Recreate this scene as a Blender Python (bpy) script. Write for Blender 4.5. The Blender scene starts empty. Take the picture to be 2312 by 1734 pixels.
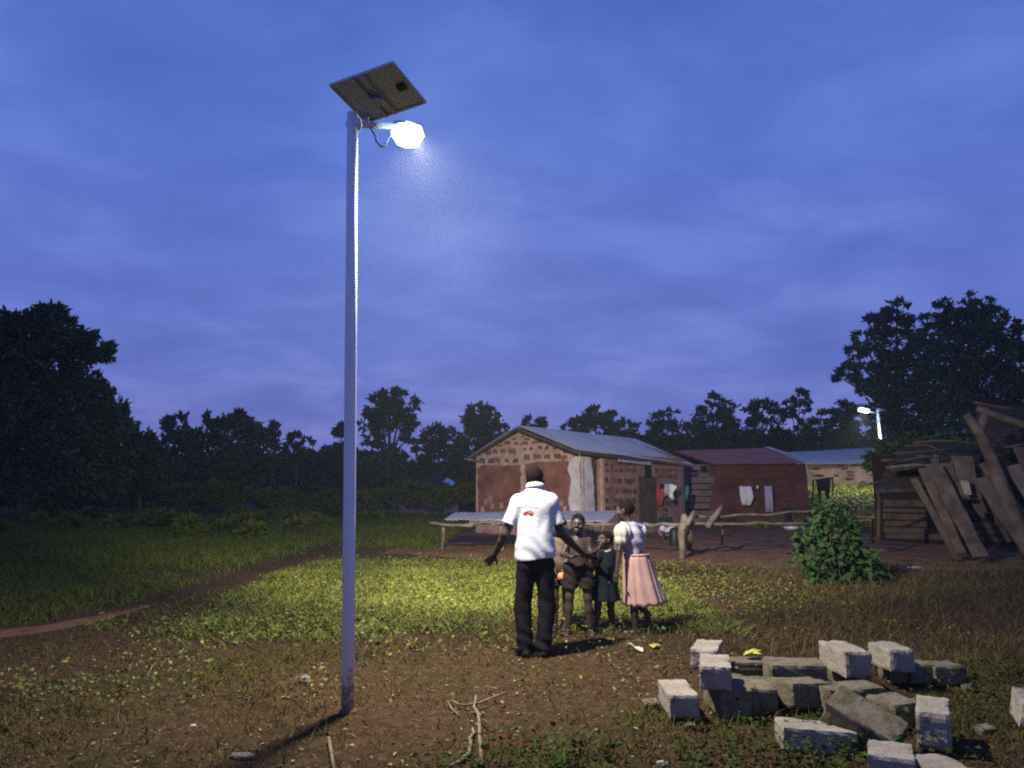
import bpy, math, random
import numpy as np
from mathutils import Vector, Matrix
from mathutils.bvhtree import BVHTree
sc = bpy.context.scene
COL = sc.collection
rnd = random.Random(7)
rng = np.random.default_rng(11)

# ------------------------------------------------------------------ camera
F, CX, CY, CH = 1780.0, 1156.0, 867.0, 1.5
TH = math.atan(243 / F)
cam = bpy.data.cameras.new('camera')
cam.sensor_width = 36
cam.lens = 36 * F / 2312
cam.clip_end = 2000
camo = bpy.data.objects.new('camera', cam)
COL.objects.link(camo)
camo.location = (0, 0, CH)
camo.rotation_euler = (math.pi / 2 + TH, 0, 0)
sc.camera = camo

# ------------------------------------------------------------------ sky
w = bpy.data.worlds.new('World')
sc.world = w
w.use_nodes = True
nt = w.node_tree
nt.nodes.clear()
def N(t, typ, **kw):
    n = t.nodes.new(typ)
    for k, v in kw.items():
        setattr(n, k, v)
    return n
def ramp(n, stops):
    e = n.color_ramp.elements
    while len(e) < len(stops):
        e.new(.5)
    for el, (p, c) in zip(e, stops):
        el.position = p
        el.color = (*c, 1) if len(c) == 3 else c
out = N(nt, 'ShaderNodeOutputWorld')
bg = N(nt, 'ShaderNodeBackground')
sky = N(nt, 'ShaderNodeTexSky')
sky.sky_type = 'NISHITA'
sky.sun_disc = False
sky.sun_elevation = math.radians(1.0)
sky.sun_rotation = math.radians(180)
sky.ozone_density = 4.0
tc = N(nt, 'ShaderNodeTexCoord')
sep = N(nt, 'ShaderNodeSeparateXYZ')
nt.links.new(tc.outputs['Generated'], sep.inputs[0])
den = N(nt, 'ShaderNodeMath', operation='ADD'); den.inputs[1].default_value = .22
ab = N(nt, 'ShaderNodeMath', operation='ABSOLUTE')
nt.links.new(sep.outputs['Z'], ab.inputs[0]); nt.links.new(ab.outputs[0], den.inputs[0])
dx = N(nt, 'ShaderNodeMath', operation='DIVIDE'); dy = N(nt, 'ShaderNodeMath', operation='DIVIDE')
nt.links.new(sep.outputs['X'], dx.inputs[0]); nt.links.new(den.outputs[0], dx.inputs[1])
nt.links.new(sep.outputs['Y'], dy.inputs[0]); nt.links.new(den.outputs[0], dy.inputs[1])
cmb = N(nt, 'ShaderNodeCombineXYZ')
nt.links.new(dx.outputs[0], cmb.inputs[0]); nt.links.new(dy.outputs[0], cmb.inputs[1])
mp = N(nt, 'ShaderNodeMapping'); mp.inputs['Scale'].default_value = (.9, 1.1, 1); mp.inputs['Rotation'].default_value = (0, 0, .35)
nt.links.new(cmb.outputs[0], mp.inputs[0])
ns = N(nt, 'ShaderNodeTexNoise'); ns.inputs['Scale'].default_value = 2.0; ns.inputs['Detail'].default_value = 7; ns.inputs['Roughness'].default_value = .55; ns.inputs['Distortion'].default_value = .25
nt.links.new(mp.outputs[0], ns.inputs['Vector'])
cr = N(nt, 'ShaderNodeValToRGB'); ramp(cr, [(.26, (.72, .75, .82)), (.48, (.97, .98, 1.0)), (.70, (1.48, 1.38, 1.20))])
nt.links.new(ns.outputs['Fac'], cr.inputs[0])
# cloud deck colour by elevation: blue overhead, lavender low down
el = N(nt, 'ShaderNodeValToRGB'); ramp(el, [(0.0, (.165, .180, .49)), (.16, (.128, .176, .54)), (.42, (.092, .165, .55)), (.62, (.070, .132, .47)), (1.0, (.050, .098, .38))])
nt.links.new(ab.outputs[0], el.inputs[0])
mul = N(nt, 'ShaderNodeMix', data_type='RGBA', blend_type='MULTIPLY'); mul.inputs['Factor'].default_value = 1
nt.links.new(el.outputs[0], mul.inputs['A']); nt.links.new(cr.outputs[0], mul.inputs['B'])
skm = N(nt, 'ShaderNodeVectorMath', operation='SCALE'); skm.inputs['Scale'].default_value = .05
nt.links.new(sky.outputs[0], skm.inputs[0])
mx = N(nt, 'ShaderNodeMix', data_type='RGBA', blend_type='MIX'); mx.inputs['Factor'].default_value = .9
nt.links.new(skm.outputs[0], mx.inputs['A']); nt.links.new(mul.outputs['Result'], mx.inputs['B'])
nt.links.new(mx.outputs['Result'], bg.inputs['Color'])
bg.inputs['Strength'].default_value = 1.2
nt.links.new(bg.outputs[0], out.inputs[0])

sc.view_settings.view_transform = 'Standard'
sc.view_settings.look = 'None'
sc.view_settings.exposure = 0
sc.view_settings.gamma = 1
sc.view_settings.use_curve_mapping = False
sc.render.engine = 'CYCLES'
sc.cycles.use_denoising = False
sc.cycles.max_bounces = 5
sc.cycles.volume_bounces = 0
sc.cycles.filter_width = 2.1
sc.cycles.sample_clamp_indirect = 0.4
sc.cycles.sample_clamp_direct = 6.0
LAMP_W = 520.0
LAMP_THROW_W = 1000.0
FAR_LAMP_W = 520.0
HAZE = .0007

# ------------------------------------------------------------------ pixel of the photo -> place
ct, st = math.cos(TH), math.sin(TH)
def ray(px, py):
    a, b = (px - CX) / F, (CY - py) / F
    return np.array([a, ct - b * st, st + b * ct])
def P(px, py, Y):
    d = ray(px, py)
    return d * (Y / d[1]) + np.array([0, 0, CH])
def PZ(px, py, z=0.0):
    d = ray(px, py)
    return d * ((z - CH) / d[2]) + np.array([0, 0, CH])
def sstep(t):
    t = np.clip(t, 0, 1)
    return t * t * (3 - 2 * t)
def hsh(i, j, s=0):
    i = i.astype(np.int64); j = j.astype(np.int64)
    v = (i * 374761393 + j * 668265263 + s * 974634) & 0x7fffffff
    v = ((v ^ (v >> 13)) * 1274126177) & 0x7fffffff
    return ((v ^ (v >> 16)) & 0xffff) / 65535.0
def vnoise(x, y, s=0):
    x = np.asarray(x, float); y = np.asarray(y, float)
    i, j = np.floor(x), np.floor(y)
    u, v = x - i, y - j
    u = u * u * (3 - 2 * u); v = v * v * (3 - 2 * v)
    return (hsh(i, j, s) * (1 - u) + hsh(i + 1, j, s) * u) * (1 - v) + (hsh(i, j + 1, s) * (1 - u) + hsh(i + 1, j + 1, s) * u) * v
def gz(x, y):
    x = np.asarray(x, float); y = np.asarray(y, float)
    near = sstep((y - 2) / 2) 
    z = (vnoise(x * .9, y * .9, 3) - .5) * .05 + (vnoise(x * 3.1, y * 3.1, 4) - .5) * .025 + (vnoise(x * 8, y * 8, 5) - .5) * .012
    z = z * near * sstep((60 - y) / 30)
    z = z + 1.75 * sstep((y - 32) / 16) * sstep((x - 9) / 5)
    return z
def gp(px, py):
    p = PZ(px, py, 0)
    p[2] = float(gz(p[0], p[1]))
    return p

# ------------------------------------------------------------------ object helpers
def link(o, parent=None):
    COL.objects.link(o)
    if parent is not None:
        o.parent = parent
    return o
def mesh(name, v, f, mat=None, parent=None, smooth=False, loc=None):
    me = bpy.data.meshes.new(name)
    v = np.asarray(v, np.float32)
    if isinstance(f, np.ndarray):
        n, k = f.shape
        me.vertices.add(len(v)); me.vertices.foreach_set('co', v.ravel())
        me.loops.add(n * k); me.loops.foreach_set('vertex_index', f.astype(np.int32).ravel())
        me.polygons.add(n)
        me.polygons.foreach_set('loop_start', np.arange(0, n * k, k, dtype=np.int32))
        me.update(calc_edges=True)
    else:
        me.from_pydata([tuple(map(float, q)) for q in v], [], f)
        me.update()
    if smooth:
        me.polygons.foreach_set('use_smooth', np.ones(len(me.polygons), dtype=bool))
    if mat:
        me.materials.append(mat)
    o = bpy.data.objects.new(name, me)
    if loc is not None:
        o.location = loc
    return link(o, parent)
def tag(o, label=None, cat=None, group=None, kind=None):
    if label: o['label'] = label
    if cat: o['category'] = cat
    if group: o['group'] = group
    if kind: o['kind'] = kind
    return o
def thing(name, loc, label, cat, group=None, rz=0):
    o = bpy.data.objects.new(name, None)
    o.empty_display_size = .1
    o.location = tuple(map(float, loc)); o.rotation_euler = (0, 0, rz)
    link(o)
    return tag(o, label, cat, group)
class MB:
    def __init__(s): s.v = []; s.f = []
    def add(s, v, f):
        b = len(s.v); s.v += [tuple(map(float, q)) for q in v]; s.f += [tuple(i + b for i in q) for q in f]
        return s
    def box(s, c, size, M=None, jit=0):
        c = np.array(c, float); h = np.array(size, float) / 2
        pts = []
        for sx, sy, sz in ((-1, -1, -1), (1, -1, -1), (1, 1, -1), (-1, 1, -1), (-1, -1, 1), (1, -1, 1), (1, 1, 1), (-1, 1, 1)):
            q = np.array([sx, sy, sz]) * h
            if jit: q = q + rng.normal(0, jit, 3)
            if M is not None: q = np.array(M @ Vector(q))
            pts.append(c + q)
        return s.add(pts, [(0, 3, 2, 1), (4, 5, 6, 7), (0, 1, 5, 4), (1, 2, 6, 5), (2, 3, 7, 6), (3, 0, 4, 7)])
    def tube(s, pts, rs, n=8, caps=True):
        pts = [np.array(p, float) for p in pts]
        if np.isscalar(rs): rs = [rs] * len(pts)
        v = []; f = []
        for i, p in enumerate(pts):
            d = pts[min(i + 1, len(pts) - 1)] - pts[max(i - 1, 0)]
            d = d / (np.linalg.norm(d) + 1e-9)
            a = np.cross(d, [0, 0, 1] if abs(d[2]) < .9 else [1, 0, 0]); a /= np.linalg.norm(a)
            b = np.cross(d, a)
            for k in range(n):
                t = 2 * math.pi * k / n
                v.append(p + rs[i] * (a * math.cos(t) + b * math.sin(t)))
        for i in range(len(pts) - 1):
            for k in range(n):
                f.append((i * n + k, i * n + (k + 1) % n, (i + 1) * n + (k + 1) % n, (i + 1) * n + k))
        if caps:
            f.append(tuple(range(n - 1, -1, -1))); f.append(tuple((len(pts) - 1) * n + k for k in range(n)))
        return s.add(v, f)
    def prism(s, poly, d):
        n = len(poly); poly = [np.array(p, float) for p in poly]; d = np.array(d, float)
        return s.add(poly + [p + d for p in poly], [tuple(range(n - 1, -1, -1)), tuple(range(n, 2 * n))] + [(i, (i + 1) % n, n + (i + 1) % n, n + i) for i in range(n)])
    def build(s, name, mat, parent=None, smooth=False, bevel=0):
        o = mesh(name, s.v, s.f, mat, None, smooth)
        if parent is not None:
            o.parent = parent
            o.matrix_parent_inverse = parent.matrix_basis.inverted()
        if bevel:
            m = o.modifiers.new('bevel', 'BEVEL'); m.width = bevel; m.segments = 2; m.limit_method = 'ANGLE'
        return o
def keep(o, parent):
    o.parent = parent
    o.matrix_parent_inverse = parent.matrix_basis.inverted()
    return o

# ------------------------------------------------------------------ materials
def mat(name, c1, c2=None, scale=6, rough=.85, bump=0, bscale=None, spec=.3, metal=0, detail=6, lo=.35, hi=.65, c3=None, island=None, trans=None, stretch=None):
    m = bpy.data.materials.new(name); m.use_nodes = True
    t = m.node_tree; b = t.nodes['Principled BSDF']
    b.inputs['Roughness'].default_value = rough
    b.inputs['Specular IOR Level'].default_value = spec if rough < .75 else min(spec, .06)
    b.inputs['Metallic'].default_value = metal
    b.inputs['Base Color'].default_value = (*c1, 1)
    tcn = N(t, 'ShaderNodeTexCoord')
    vec = tcn.outputs['Object']
    if stretch:
        mm = N(t, 'ShaderNodeMapping'); mm.inputs['Scale'].default_value = stretch
        t.links.new(vec, mm.inputs[0]); vec = mm.outputs[0]
    if c2 is not None:
        r = N(t, 'ShaderNodeValToRGB')
        stops = [(lo, c1), (hi, c2)] if c3 is None else [(lo, c1), ((lo + hi) / 2, c2), (hi, c3)]
        ramp(r, stops)
        if island:
            g = N(t, 'ShaderNodeNewGeometry'); src = g.outputs['Random Per Island']
            if island == 'mix':
                n = N(t, 'ShaderNodeTexNoise'); n.inputs['Scale'].default_value = scale; n.inputs['Detail'].default_value = 2
                t.links.new(vec, n.inputs['Vector'])
                a = N(t, 'ShaderNodeMath', operation='MULTIPLY_ADD'); a.inputs[1].default_value = .45
                t.links.new(src, a.inputs[0])
                a2 = N(t, 'ShaderNodeMath', operation='MULTIPLY_ADD'); a2.inputs[1].default_value = 1.0; a2.inputs[2].default_value = -.22
                t.links.new(n.outputs['Fac'], a2.inputs[0]); t.links.new(a2.outputs[0], a.inputs[2]); src = a.outputs[0]
            t.links.new(src, r.inputs[0])
        else:
            n = N(t, 'ShaderNodeTexNoise'); n.inputs['Scale'].default_value = scale; n.inputs['Detail'].default_value = detail; n.inputs['Roughness'].default_value = .6
            t.links.new(vec, n.inputs['Vector']); t.links.new(n.outputs['Fac'], r.inputs[0])
        t.links.new(r.outputs[0], b.inputs['Base Color'])
    if bump:
        n = N(t, 'ShaderNodeTexNoise'); n.inputs['Scale'].default_value = bscale or scale * 4; n.inputs['Detail'].default_value = 8; n.inputs['Roughness'].default_value = .65
        t.links.new(vec, n.inputs['Vector'])
        bp = N(t, 'ShaderNodeBump'); bp.inputs['Strength'].default_value = bump; bp.inputs['Distance'].default_value = .03
        t.links.new(n.outputs['Fac'], bp.inputs['Height']); t.links.new(bp.outputs[0], b.inputs['Normal'])
    return m
def emit(name, c, s):
    m = bpy.data.materials.new(name); m.use_nodes = True
    t = m.node_tree; b = t.nodes['Principled BSDF']
    b.inputs['Base Color'].default_value = (.9, .9, .9, 1)
    b.inputs['Emission Color'].default_value = (*c, 1); b.inputs['Emission Strength'].default_value = s
    m.cycles.emission_sampling = 'FRONT_BACK'
    return m

M = {}
M['path'] = mat('path_soil', (.12, .058, .026), (.18, .092, .044), 3, .95, .4, 25)
M['weed'] = mat('weed_leaf', (.050, .064, .009), (.115, .130, .015), .9, .6, c3=(.27, .265, .045), lo=.12, hi=.92, island='mix', spec=.25)
M['grass'] = mat('grass_blade', (.045, .044, .010), (.078, .072, .014), 1.0, .8, c3=(.11, .09, .022), lo=.15, hi=.9, island='mix')
M['field'] = mat('field_grass', (.036, .054, .008), (.075, .098, .014), .35, .85, c3=(.125, .115, .022), lo=.15, hi=.9, island='mix')
M['dry'] = mat('dry_grass', (.075, .052, .018), (.125, .088, .032), 1.0, .85, c3=(.085, .088, .02), lo=.1, hi=.95, island='mix')
M['litter'] = mat('leaf_litter', (.06, .036, .02), (.12, .085, .042), 2, .8, c3=(.28, .26, .11), lo=.1, hi=.95, island='y')
M['tree'] = mat('tree_leaf', (.022, .040, .014), (.042, .070, .024), .5, .7, c3=(.065, .095, .034), lo=.15, hi=.9, island='mix')
M['treefar'] = mat('tree_leaf_far', (.022, .036, .018), (.035, .055, .026), .3, .7, c3=(.05, .07, .034), lo=.15, hi=.9, island='mix')
M['bark'] = mat('bark', (.06, .045, .035), (.11, .085, .065), 4, .95, .5, 18)
M['bush'] = mat('bush_leaf', (.016, .042, .010), (.032, .070, .019), 3, .75, c3=(.066, .112, .036), lo=.1, hi=.9, spec=.25)
M['concrete'] = mat('block_concrete', (.17, .135, .095), (.29, .24, .18), 4, .95, .5, 34, c3=(.35, .295, .225), lo=.3, hi=.62)
M['concrete_old'] = mat('block_mossy', (.10, .078, .048), (.185, .15, .10), 6, .95, .35, 40, c3=(.10, .088, .042))
M['white_paint'] = mat('white_pole_paint', (.80, .79, .79), (.86, .85, .84), 3, .42, spec=.4)
_t = M['white_paint'].node_tree; _b = _t.nodes['Principled BSDF']; _src = _b.inputs['Base Color'].links[0].from_socket
_tc = N(_t, 'ShaderNodeTexCoord'); _sp = N(_t, 'ShaderNodeSeparateXYZ'); _t.links.new(_tc.outputs['Object'], _sp.inputs[0])
_n = N(_t, 'ShaderNodeTexNoise'); _n.inputs['Scale'].default_value = 22; _n.inputs['Detail'].default_value = 7; _t.links.new(_tc.outputs['Object'], _n.inputs['Vector'])
_a = N(_t, 'ShaderNodeMath', operation='MULTIPLY_ADD'); _a.inputs[1].default_value = -1.5; _a.inputs[2].default_value = .45; _t.links.new(_sp.outputs['Z'], _a.inputs[0])
_c = N(_t, 'ShaderNodeMath', operation='MAXIMUM'); _c.inputs[1].default_value = -.16; _t.links.new(_a.outputs[0], _c.inputs[0])
_s = N(_t, 'ShaderNodeMath', operation='ADD'); _t.links.new(_c.outputs[0], _s.inputs[0]); _t.links.new(_n.outputs['Fac'], _s.inputs[1])
_r = N(_t, 'ShaderNodeValToRGB'); ramp(_r, [(.52, (0, 0, 0)), (.72, (.75, .75, .75))]); _t.links.new(_s.outputs[0], _r.inputs[0])
_m = N(_t, 'ShaderNodeMix', data_type='RGBA'); _t.links.new(_r.outputs[0], _m.inputs['Factor']); _t.links.new(_src, _m.inputs['A']); _m.inputs['B'].default_value = (.16, .085, .05, 1)
_t.links.new(_m.outputs['Result'], _b.inputs['Base Color'])
M['alu'] = mat('aluminium', (.45, .45, .44), (.52, .52, .5), 5, .5, metal=.3)
M['backsheet'] = mat('panel_backsheet', (.60, .70, .62), (.66, .76, .68), 2, .6)
M['cell'] = mat('solar_cell', (.01, .014, .035), (.014, .02, .05), 12, .15, spec=.6)
M['black'] = mat('black_plastic', (.012, .012, .013), rough=.5)
M['led'] = emit('led_face', (.80, 1.0, 1.0), 240)
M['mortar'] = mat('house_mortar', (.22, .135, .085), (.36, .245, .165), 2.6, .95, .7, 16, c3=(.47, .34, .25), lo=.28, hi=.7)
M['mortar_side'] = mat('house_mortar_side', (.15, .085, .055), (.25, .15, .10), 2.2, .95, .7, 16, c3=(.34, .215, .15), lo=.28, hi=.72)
M['brick'] = mat('laterite_brick', (.11, .048, .032), (.20, .098, .066), 7, .95, .7, 30)
M['brick_dark'] = mat('laterite_brick_dark', (.075, .035, .026), (.14, .068, .046), 7, .95, .7, 30)
M['brick_red'] = mat('laterite_brick_red', (.15, .060, .036), (.24, .11, .068), 7, .95, .7, 30)
M['mud'] = mat('mud_plaster', (.105, .044, .030), (.185, .078, .050), 1.6, .95, .5, 14, c3=(.25, .125, .088), lo=.3, hi=.7)
M['grey_plaster'] = mat('grey_plaster', (.28, .24, .21), (.46, .41, .37), 2.2, .9, .4, 18, c3=(.54, .49, .45), lo=.28, hi=.68)
M['pinkwash'] = mat('pinkish_base', (.26, .13, .10), (.42, .27, .22), 2.5, .95, .3, 16)
M['zinc'] = mat('zinc_sheet', (.34, .34, .34), (.46, .45, .44), 1.2, .55, metal=.25, spec=.4)
M['zinc_old'] = mat('old_zinc', (.30, .29, .28), (.44, .42, .40), 2.5, .6, metal=.2)
M['rust'] = mat('rusty_sheet', (.22, .075, .065), (.30, .11, .10), 1.5, .6, metal=.1)
M['wood'] = mat('weathered_wood', (.10, .08, .055), (.20, .165, .118), 4, .9, .5, 20, stretch=(1, 1, 1))
M['wood_dark'] = mat('dark_wood', (.05, .033, .022), (.10, .068, .046), 3, .9, .4, 14)
M['shackwood'] = mat('shack_plank', (.065, .047, .033), (.14, .105, .076), 3, .9, .5, 16)
M['plank'] = mat('grey_plank', (.12, .085, .08), (.19, .14, .125), 3, .9, .4, 14)
M['redmud'] = mat('red_mud_wall', (.058, .022, .018), (.105, .042, .033), 1.1, .95, .6, 6, c3=(.15, .066, .05), lo=.28, hi=.72)
M['tan'] = mat('tan_wall', (.32, .20, .12), (.48, .32, .20), 1.2, .95, .4, 10)
M['thatch'] = mat('thatch', (.028, .022, .016), (.065, .05, .036), 8, .95, .8, 30)
M['dark'] = mat('dark_opening', (.02, .015, .012), rough=.95)
M['stone'] = mat('stone', (.18, .14, .095), (.30, .25, .18), 12, .95, .6, 40)
M['twig'] = mat('dry_twig', (.15, .105, .062), (.28, .21, .135), 20, .9, .4, 50)
M['yleaf'] = mat('yellow_leaf', (.42, .40, .06), (.55, .50, .10), 12, .6)
M['paleleaf'] = mat('pale_leaf', (.48, .42, .32), (.60, .54, .42), 12, .7)
M['skin'] = mat('skin', (.040, .022, .014), (.060, .034, .022), 7, .48, spec=.45)
M['skinb'] = mat('skin_child', (.044, .027, .019), (.066, .042, .029), 7, .5, spec=.4)
M['hair'] = mat('hair', (.008, .006, .005), (.014, .011, .009), 40, .8, .6, 120)
M['eye'] = mat('eye_white', (.30, .26, .22), rough=.4)
M['teeth'] = mat('teeth', (.5, .46, .4), rough=.4)
M['shirt'] = mat('white_cotton', (.60, .60, .61), (.64, .64, .64), 4, .85, .12, 40)
M['trousers'] = mat('dark_trousers', (.009, .008, .010), (.015, .013, .016), 5, .85, .2, 40)
M['shoe'] = mat('dark_shoe', (.015, .012, .011), rough=.5)
M['navy'] = mat('navy_print', (.05, .06, .22), rough=.8)
M['redp'] = mat('red_print', (.50, .035, .03), rough=.8)
M['maroonp'] = mat('maroon_print', (.22, .02, .03), rough=.8)
M['goldp'] = mat('gold_print', (.75, .30, .05), rough=.8)
M['greenp'] = mat('green_print', (.03, .06, .025), rough=.8)
M['cream'] = mat('cream_cloth', (.52, .48, .36), (.60, .56, .45), 9, .85, .3, 40)
M['lav'] = mat('lavender_cloth_and_shade', (.42, .38, .42), (.58, .54, .56), 12, .85, .3, 40)  # real colour of the lilac wrapper, painted shade on the girl's top
M['pink'] = mat('pink_tulle', (.42, .24, .19), (.54, .33, .27), 6, .85, .06, 60)
M['teal'] = mat('dark_teal_cloth', (.008, .012, .013), (.015, .021, .022), 5, .85, .2, 30)
M['olive'] = mat('olive_cloth', (.085, .062, .040), (.13, .095, .062), 6, .85, .2, 30)
M['shorts'] = mat('dark_shorts', (.022, .015, .012), (.035, .024, .02), 5, .85, .2, 30)
M['orange'] = mat('orange_fruit', (.75, .22, .06), (.8, .34, .12), 8, .5)
M['clothw'] = mat('white_washing', (.66, .58, .52), (.74, .67, .61), 5, .9, .2, 20)
M['clothl'] = mat('lilac_washing', (.30, .24, .32), (.50, .42, .48), 14, .9, .2, 20)
M['clothr'] = mat('red_washing', (.26, .04, .045), (.32, .06, .06), 5, .9, .2, 20)
M['clothg'] = mat('green_washing', (.05, .19, .15), (.07, .24, .19), 5, .9, .2, 20)
M['clothd'] = mat('dark_washing', (.012, .015, .018), (.02, .024, .028), 5, .9, .2, 20)
M['clothgrey'] = mat('grey_washing', (.28, .29, .30), (.36, .37, .37), 5, .9, .2, 20)
M['tarp'] = mat('blue_tarp', (.22, .34, .62), (.34, .46, .72), 5, .4)
M['litterred'] = mat('red_wrapper', (.35, .05, .05), rough=.5)
M['sack'] = mat('pale_sack', (.34, .31, .27), (.44, .41, .36), 5, .8)

# ground: red soil with greener patches
gm = bpy.data.materials.new('soil'); gm.use_nodes = True
t = gm.node_tree; b = t.nodes['Principled BSDF']; b.inputs['Roughness'].default_value = .97; b.inputs['Specular IOR Level'].default_value = .04
tcn = N(t, 'ShaderNodeTexCoord')
n1 = N(t, 'ShaderNodeTexNoise'); n1.inputs['Scale'].default_value = .55; n1.inputs['Detail'].default_value = 6
n2 = N(t, 'ShaderNodeTexNoise'); n2.inputs['Scale'].default_value = 9; n2.inputs['Detail'].default_value = 9; n2.inputs['Roughness'].default_value = .7
n3 = N(t, 'ShaderNodeTexNoise'); n3.inputs['Scale'].default_value = 45; n3.inputs['Detail'].default_value = 6; n3.inputs['Roughness'].default_value = .7
for n in (n1, n2, n3): t.links.new(tcn.outputs['Object'], n.inputs['Vector'])
r1 = N(t, 'ShaderNodeValToRGB'); ramp(r1, [(.36, (.108, .056, .031)), (.52, (.084, .052, .025)), (.68, (.062, .053, .019))])
r2 = N(t, 'ShaderNodeValToRGB'); ramp(r2, [(.30, (.45, .42, .42)), (.55, (1.0, 1.0, 1.0)), (.75, (1.55, 1.5, 1.4))])
mm = N(t, 'ShaderNodeMix', data_type='RGBA', blend_type='MULTIPLY'); mm.inputs['Factor'].default_value = 1
t.links.new(n1.outputs['Fac'], r1.inputs[0]); t.links.new(n2.outputs['Fac'], r2.inputs[0])
t.links.new(r1.outputs[0], mm.inputs['A']); t.links.new(r2.outputs[0], mm.inputs['B']); t.links.new(mm.outputs['Result'], b.inputs['Base Color'])
ad = N(t, 'ShaderNodeMath', operation='ADD'); t.links.new(n2.outputs['Fac'], ad.inputs[0]); t.links.new(n3.outputs['Fac'], ad.inputs[1])
bp = N(t, 'ShaderNodeBump'); bp.inputs['Strength'].default_value = 1; bp.inputs['Distance'].default_value = .035
t.links.new(ad.outputs[0], bp.inputs['Height']); t.links.new(bp.outputs[0], b.inputs['Normal'])
M['soil'] = gm

# ------------------------------------------------------------------ ground + path
def spaced(a, bnd, n, k):
    u = np.linspace(-1, 1, n); s = np.sinh(k * u) / np.sinh(k)
    return s * bnd + a
xs = spaced(0, 320, 241, 6.5); ys = np.concatenate([np.linspace(-30, 1.5, 12), 1.5 + (np.exp(np.linspace(0, 1, 260) * 5.2) - 1) / (math.exp(5.2) - 1) * 330 + np.linspace(.05, 1, 260)])
X, Y = np.meshgrid(xs, ys)
Z = gz(X, Y)
V = np.stack([X, Y, Z], -1).reshape(-1, 3)
nx, ny = len(xs), len(ys)
ii = (np.arange(ny - 1)[:, None] * nx + np.arange(nx - 1)[None]).ravel()
tag(mesh('ground', V, np.stack([ii, ii + 1, ii + nx + 1, ii + nx], 1), M['soil'], smooth=True), kind='structure')
ctr = [(-9.5, 5.6), (-7.2, 7.0), (-5.9, 8.0), (-5.15, 9.2), (-4.85, 11), (-4.65, 14), (-4.8, 18), (-5.1, 23), (-5.6, 30)]
ctr_full = ctr; ctr = ctr[:5]
cp = []
for i in range(len(ctr) - 1):
    for k in range(10):
        s = k / 10; cp.append((ctr[i][0] * (1 - s) + ctr[i + 1][0] * s, ctr[i][1] * (1 - s) + ctr[i + 1][1] * s))
pv = []
for i, (x, y) in enumerate(cp):
    a = cp[min(i + 1, len(cp) - 1)]; c = cp[max(i - 1, 0)]
    dxy = np.array([a[0] - c[0], a[1] - c[1]]); dxy /= np.linalg.norm(dxy); nrm = np.array([dxy[1], -dxy[0]])
    for s in np.linspace(-1, 1, 7):
        wd = .62 * (.24 + .18 * float(vnoise(i * .35, s > 0, 9)) + .14 * float(vnoise(i * 1.3, 5 + (s > 0), 2))) * min(1, (len(cp) - i) / 14 + .15)
        q = np.array([x, y]) + nrm * s * wd
        pv.append((q[0], q[1], float(gz(q[0], q[1])) + .012 * (1 - s * s) + .004 - (.012 if abs(s) == 1 else 0)))
pf = [(i * 7 + k, i * 7 + k + 1, i * 7 + 8 + k, i * 7 + 7 + k) for i in range(len(cp) - 1) for k in range(6)]
tag(mesh('path', pv, pf, M['path'], smooth=True), kind='structure')
cpa = np.array([(ctr_full[i][0] * (1 - s) + ctr_full[i + 1][0] * s, ctr_full[i][1] * (1 - s) + ctr_full[i + 1][1] * s) for i in range(len(ctr_full) - 1) for s in np.linspace(0, .9, 10)])
def pathdist(x, y):
    d = np.full(len(x), 9e9)
    for k in range(0, len(cpa), 2):
        d = np.minimum(d, (x - cpa[k, 0]) ** 2 + (y - cpa[k, 1]) ** 2)
    return np.sqrt(d)

# bare trodden yard before the houses
gx = np.arange(-4, 16, .16); gy = np.arange(14.5, 40, .16)
X, Y = np.meshgrid(gx, gy)
nearb = 17.2 + 1.6 * (vnoise(X * .6, Y * .6, 91) - .5) - np.clip(X - 3.5, 0, 4) * .35 + np.clip(1 - X, 0, 9) * .25
ym = sstep((Y - nearb) / .8 + .5) * sstep((X + 3.0 + (vnoise(X * .7, Y * .7, 92) - .5) * 1.6) / .8) * sstep((13.2 + (vnoise(X, Y, 93) - .5) * 2 - X) / .8)
ym = ym + .5 * (vnoise(X * 3, Y * 3, 94) - .5)
V = np.stack([X, Y, gz(X, Y) + .006], -1).reshape(-1, 3)
cell = (ym[:-1, :-1] + ym[1:, :-1] + ym[:-1, 1:] + ym[1:, 1:]) / 4 > .5
jj, ii_ = np.nonzero(cell); a0 = jj * len(gx) + ii_
M['yard'] = mat('yard_soil', (.145, .066, .034), (.21, .104, .056), 1.4, .95, .6, 14)
tag(mesh('yard', V, np.stack([a0, a0 + 1, a0 + len(gx) + 1, a0 + len(gx)], 1), M['yard'], smooth=True), kind='structure')

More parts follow.
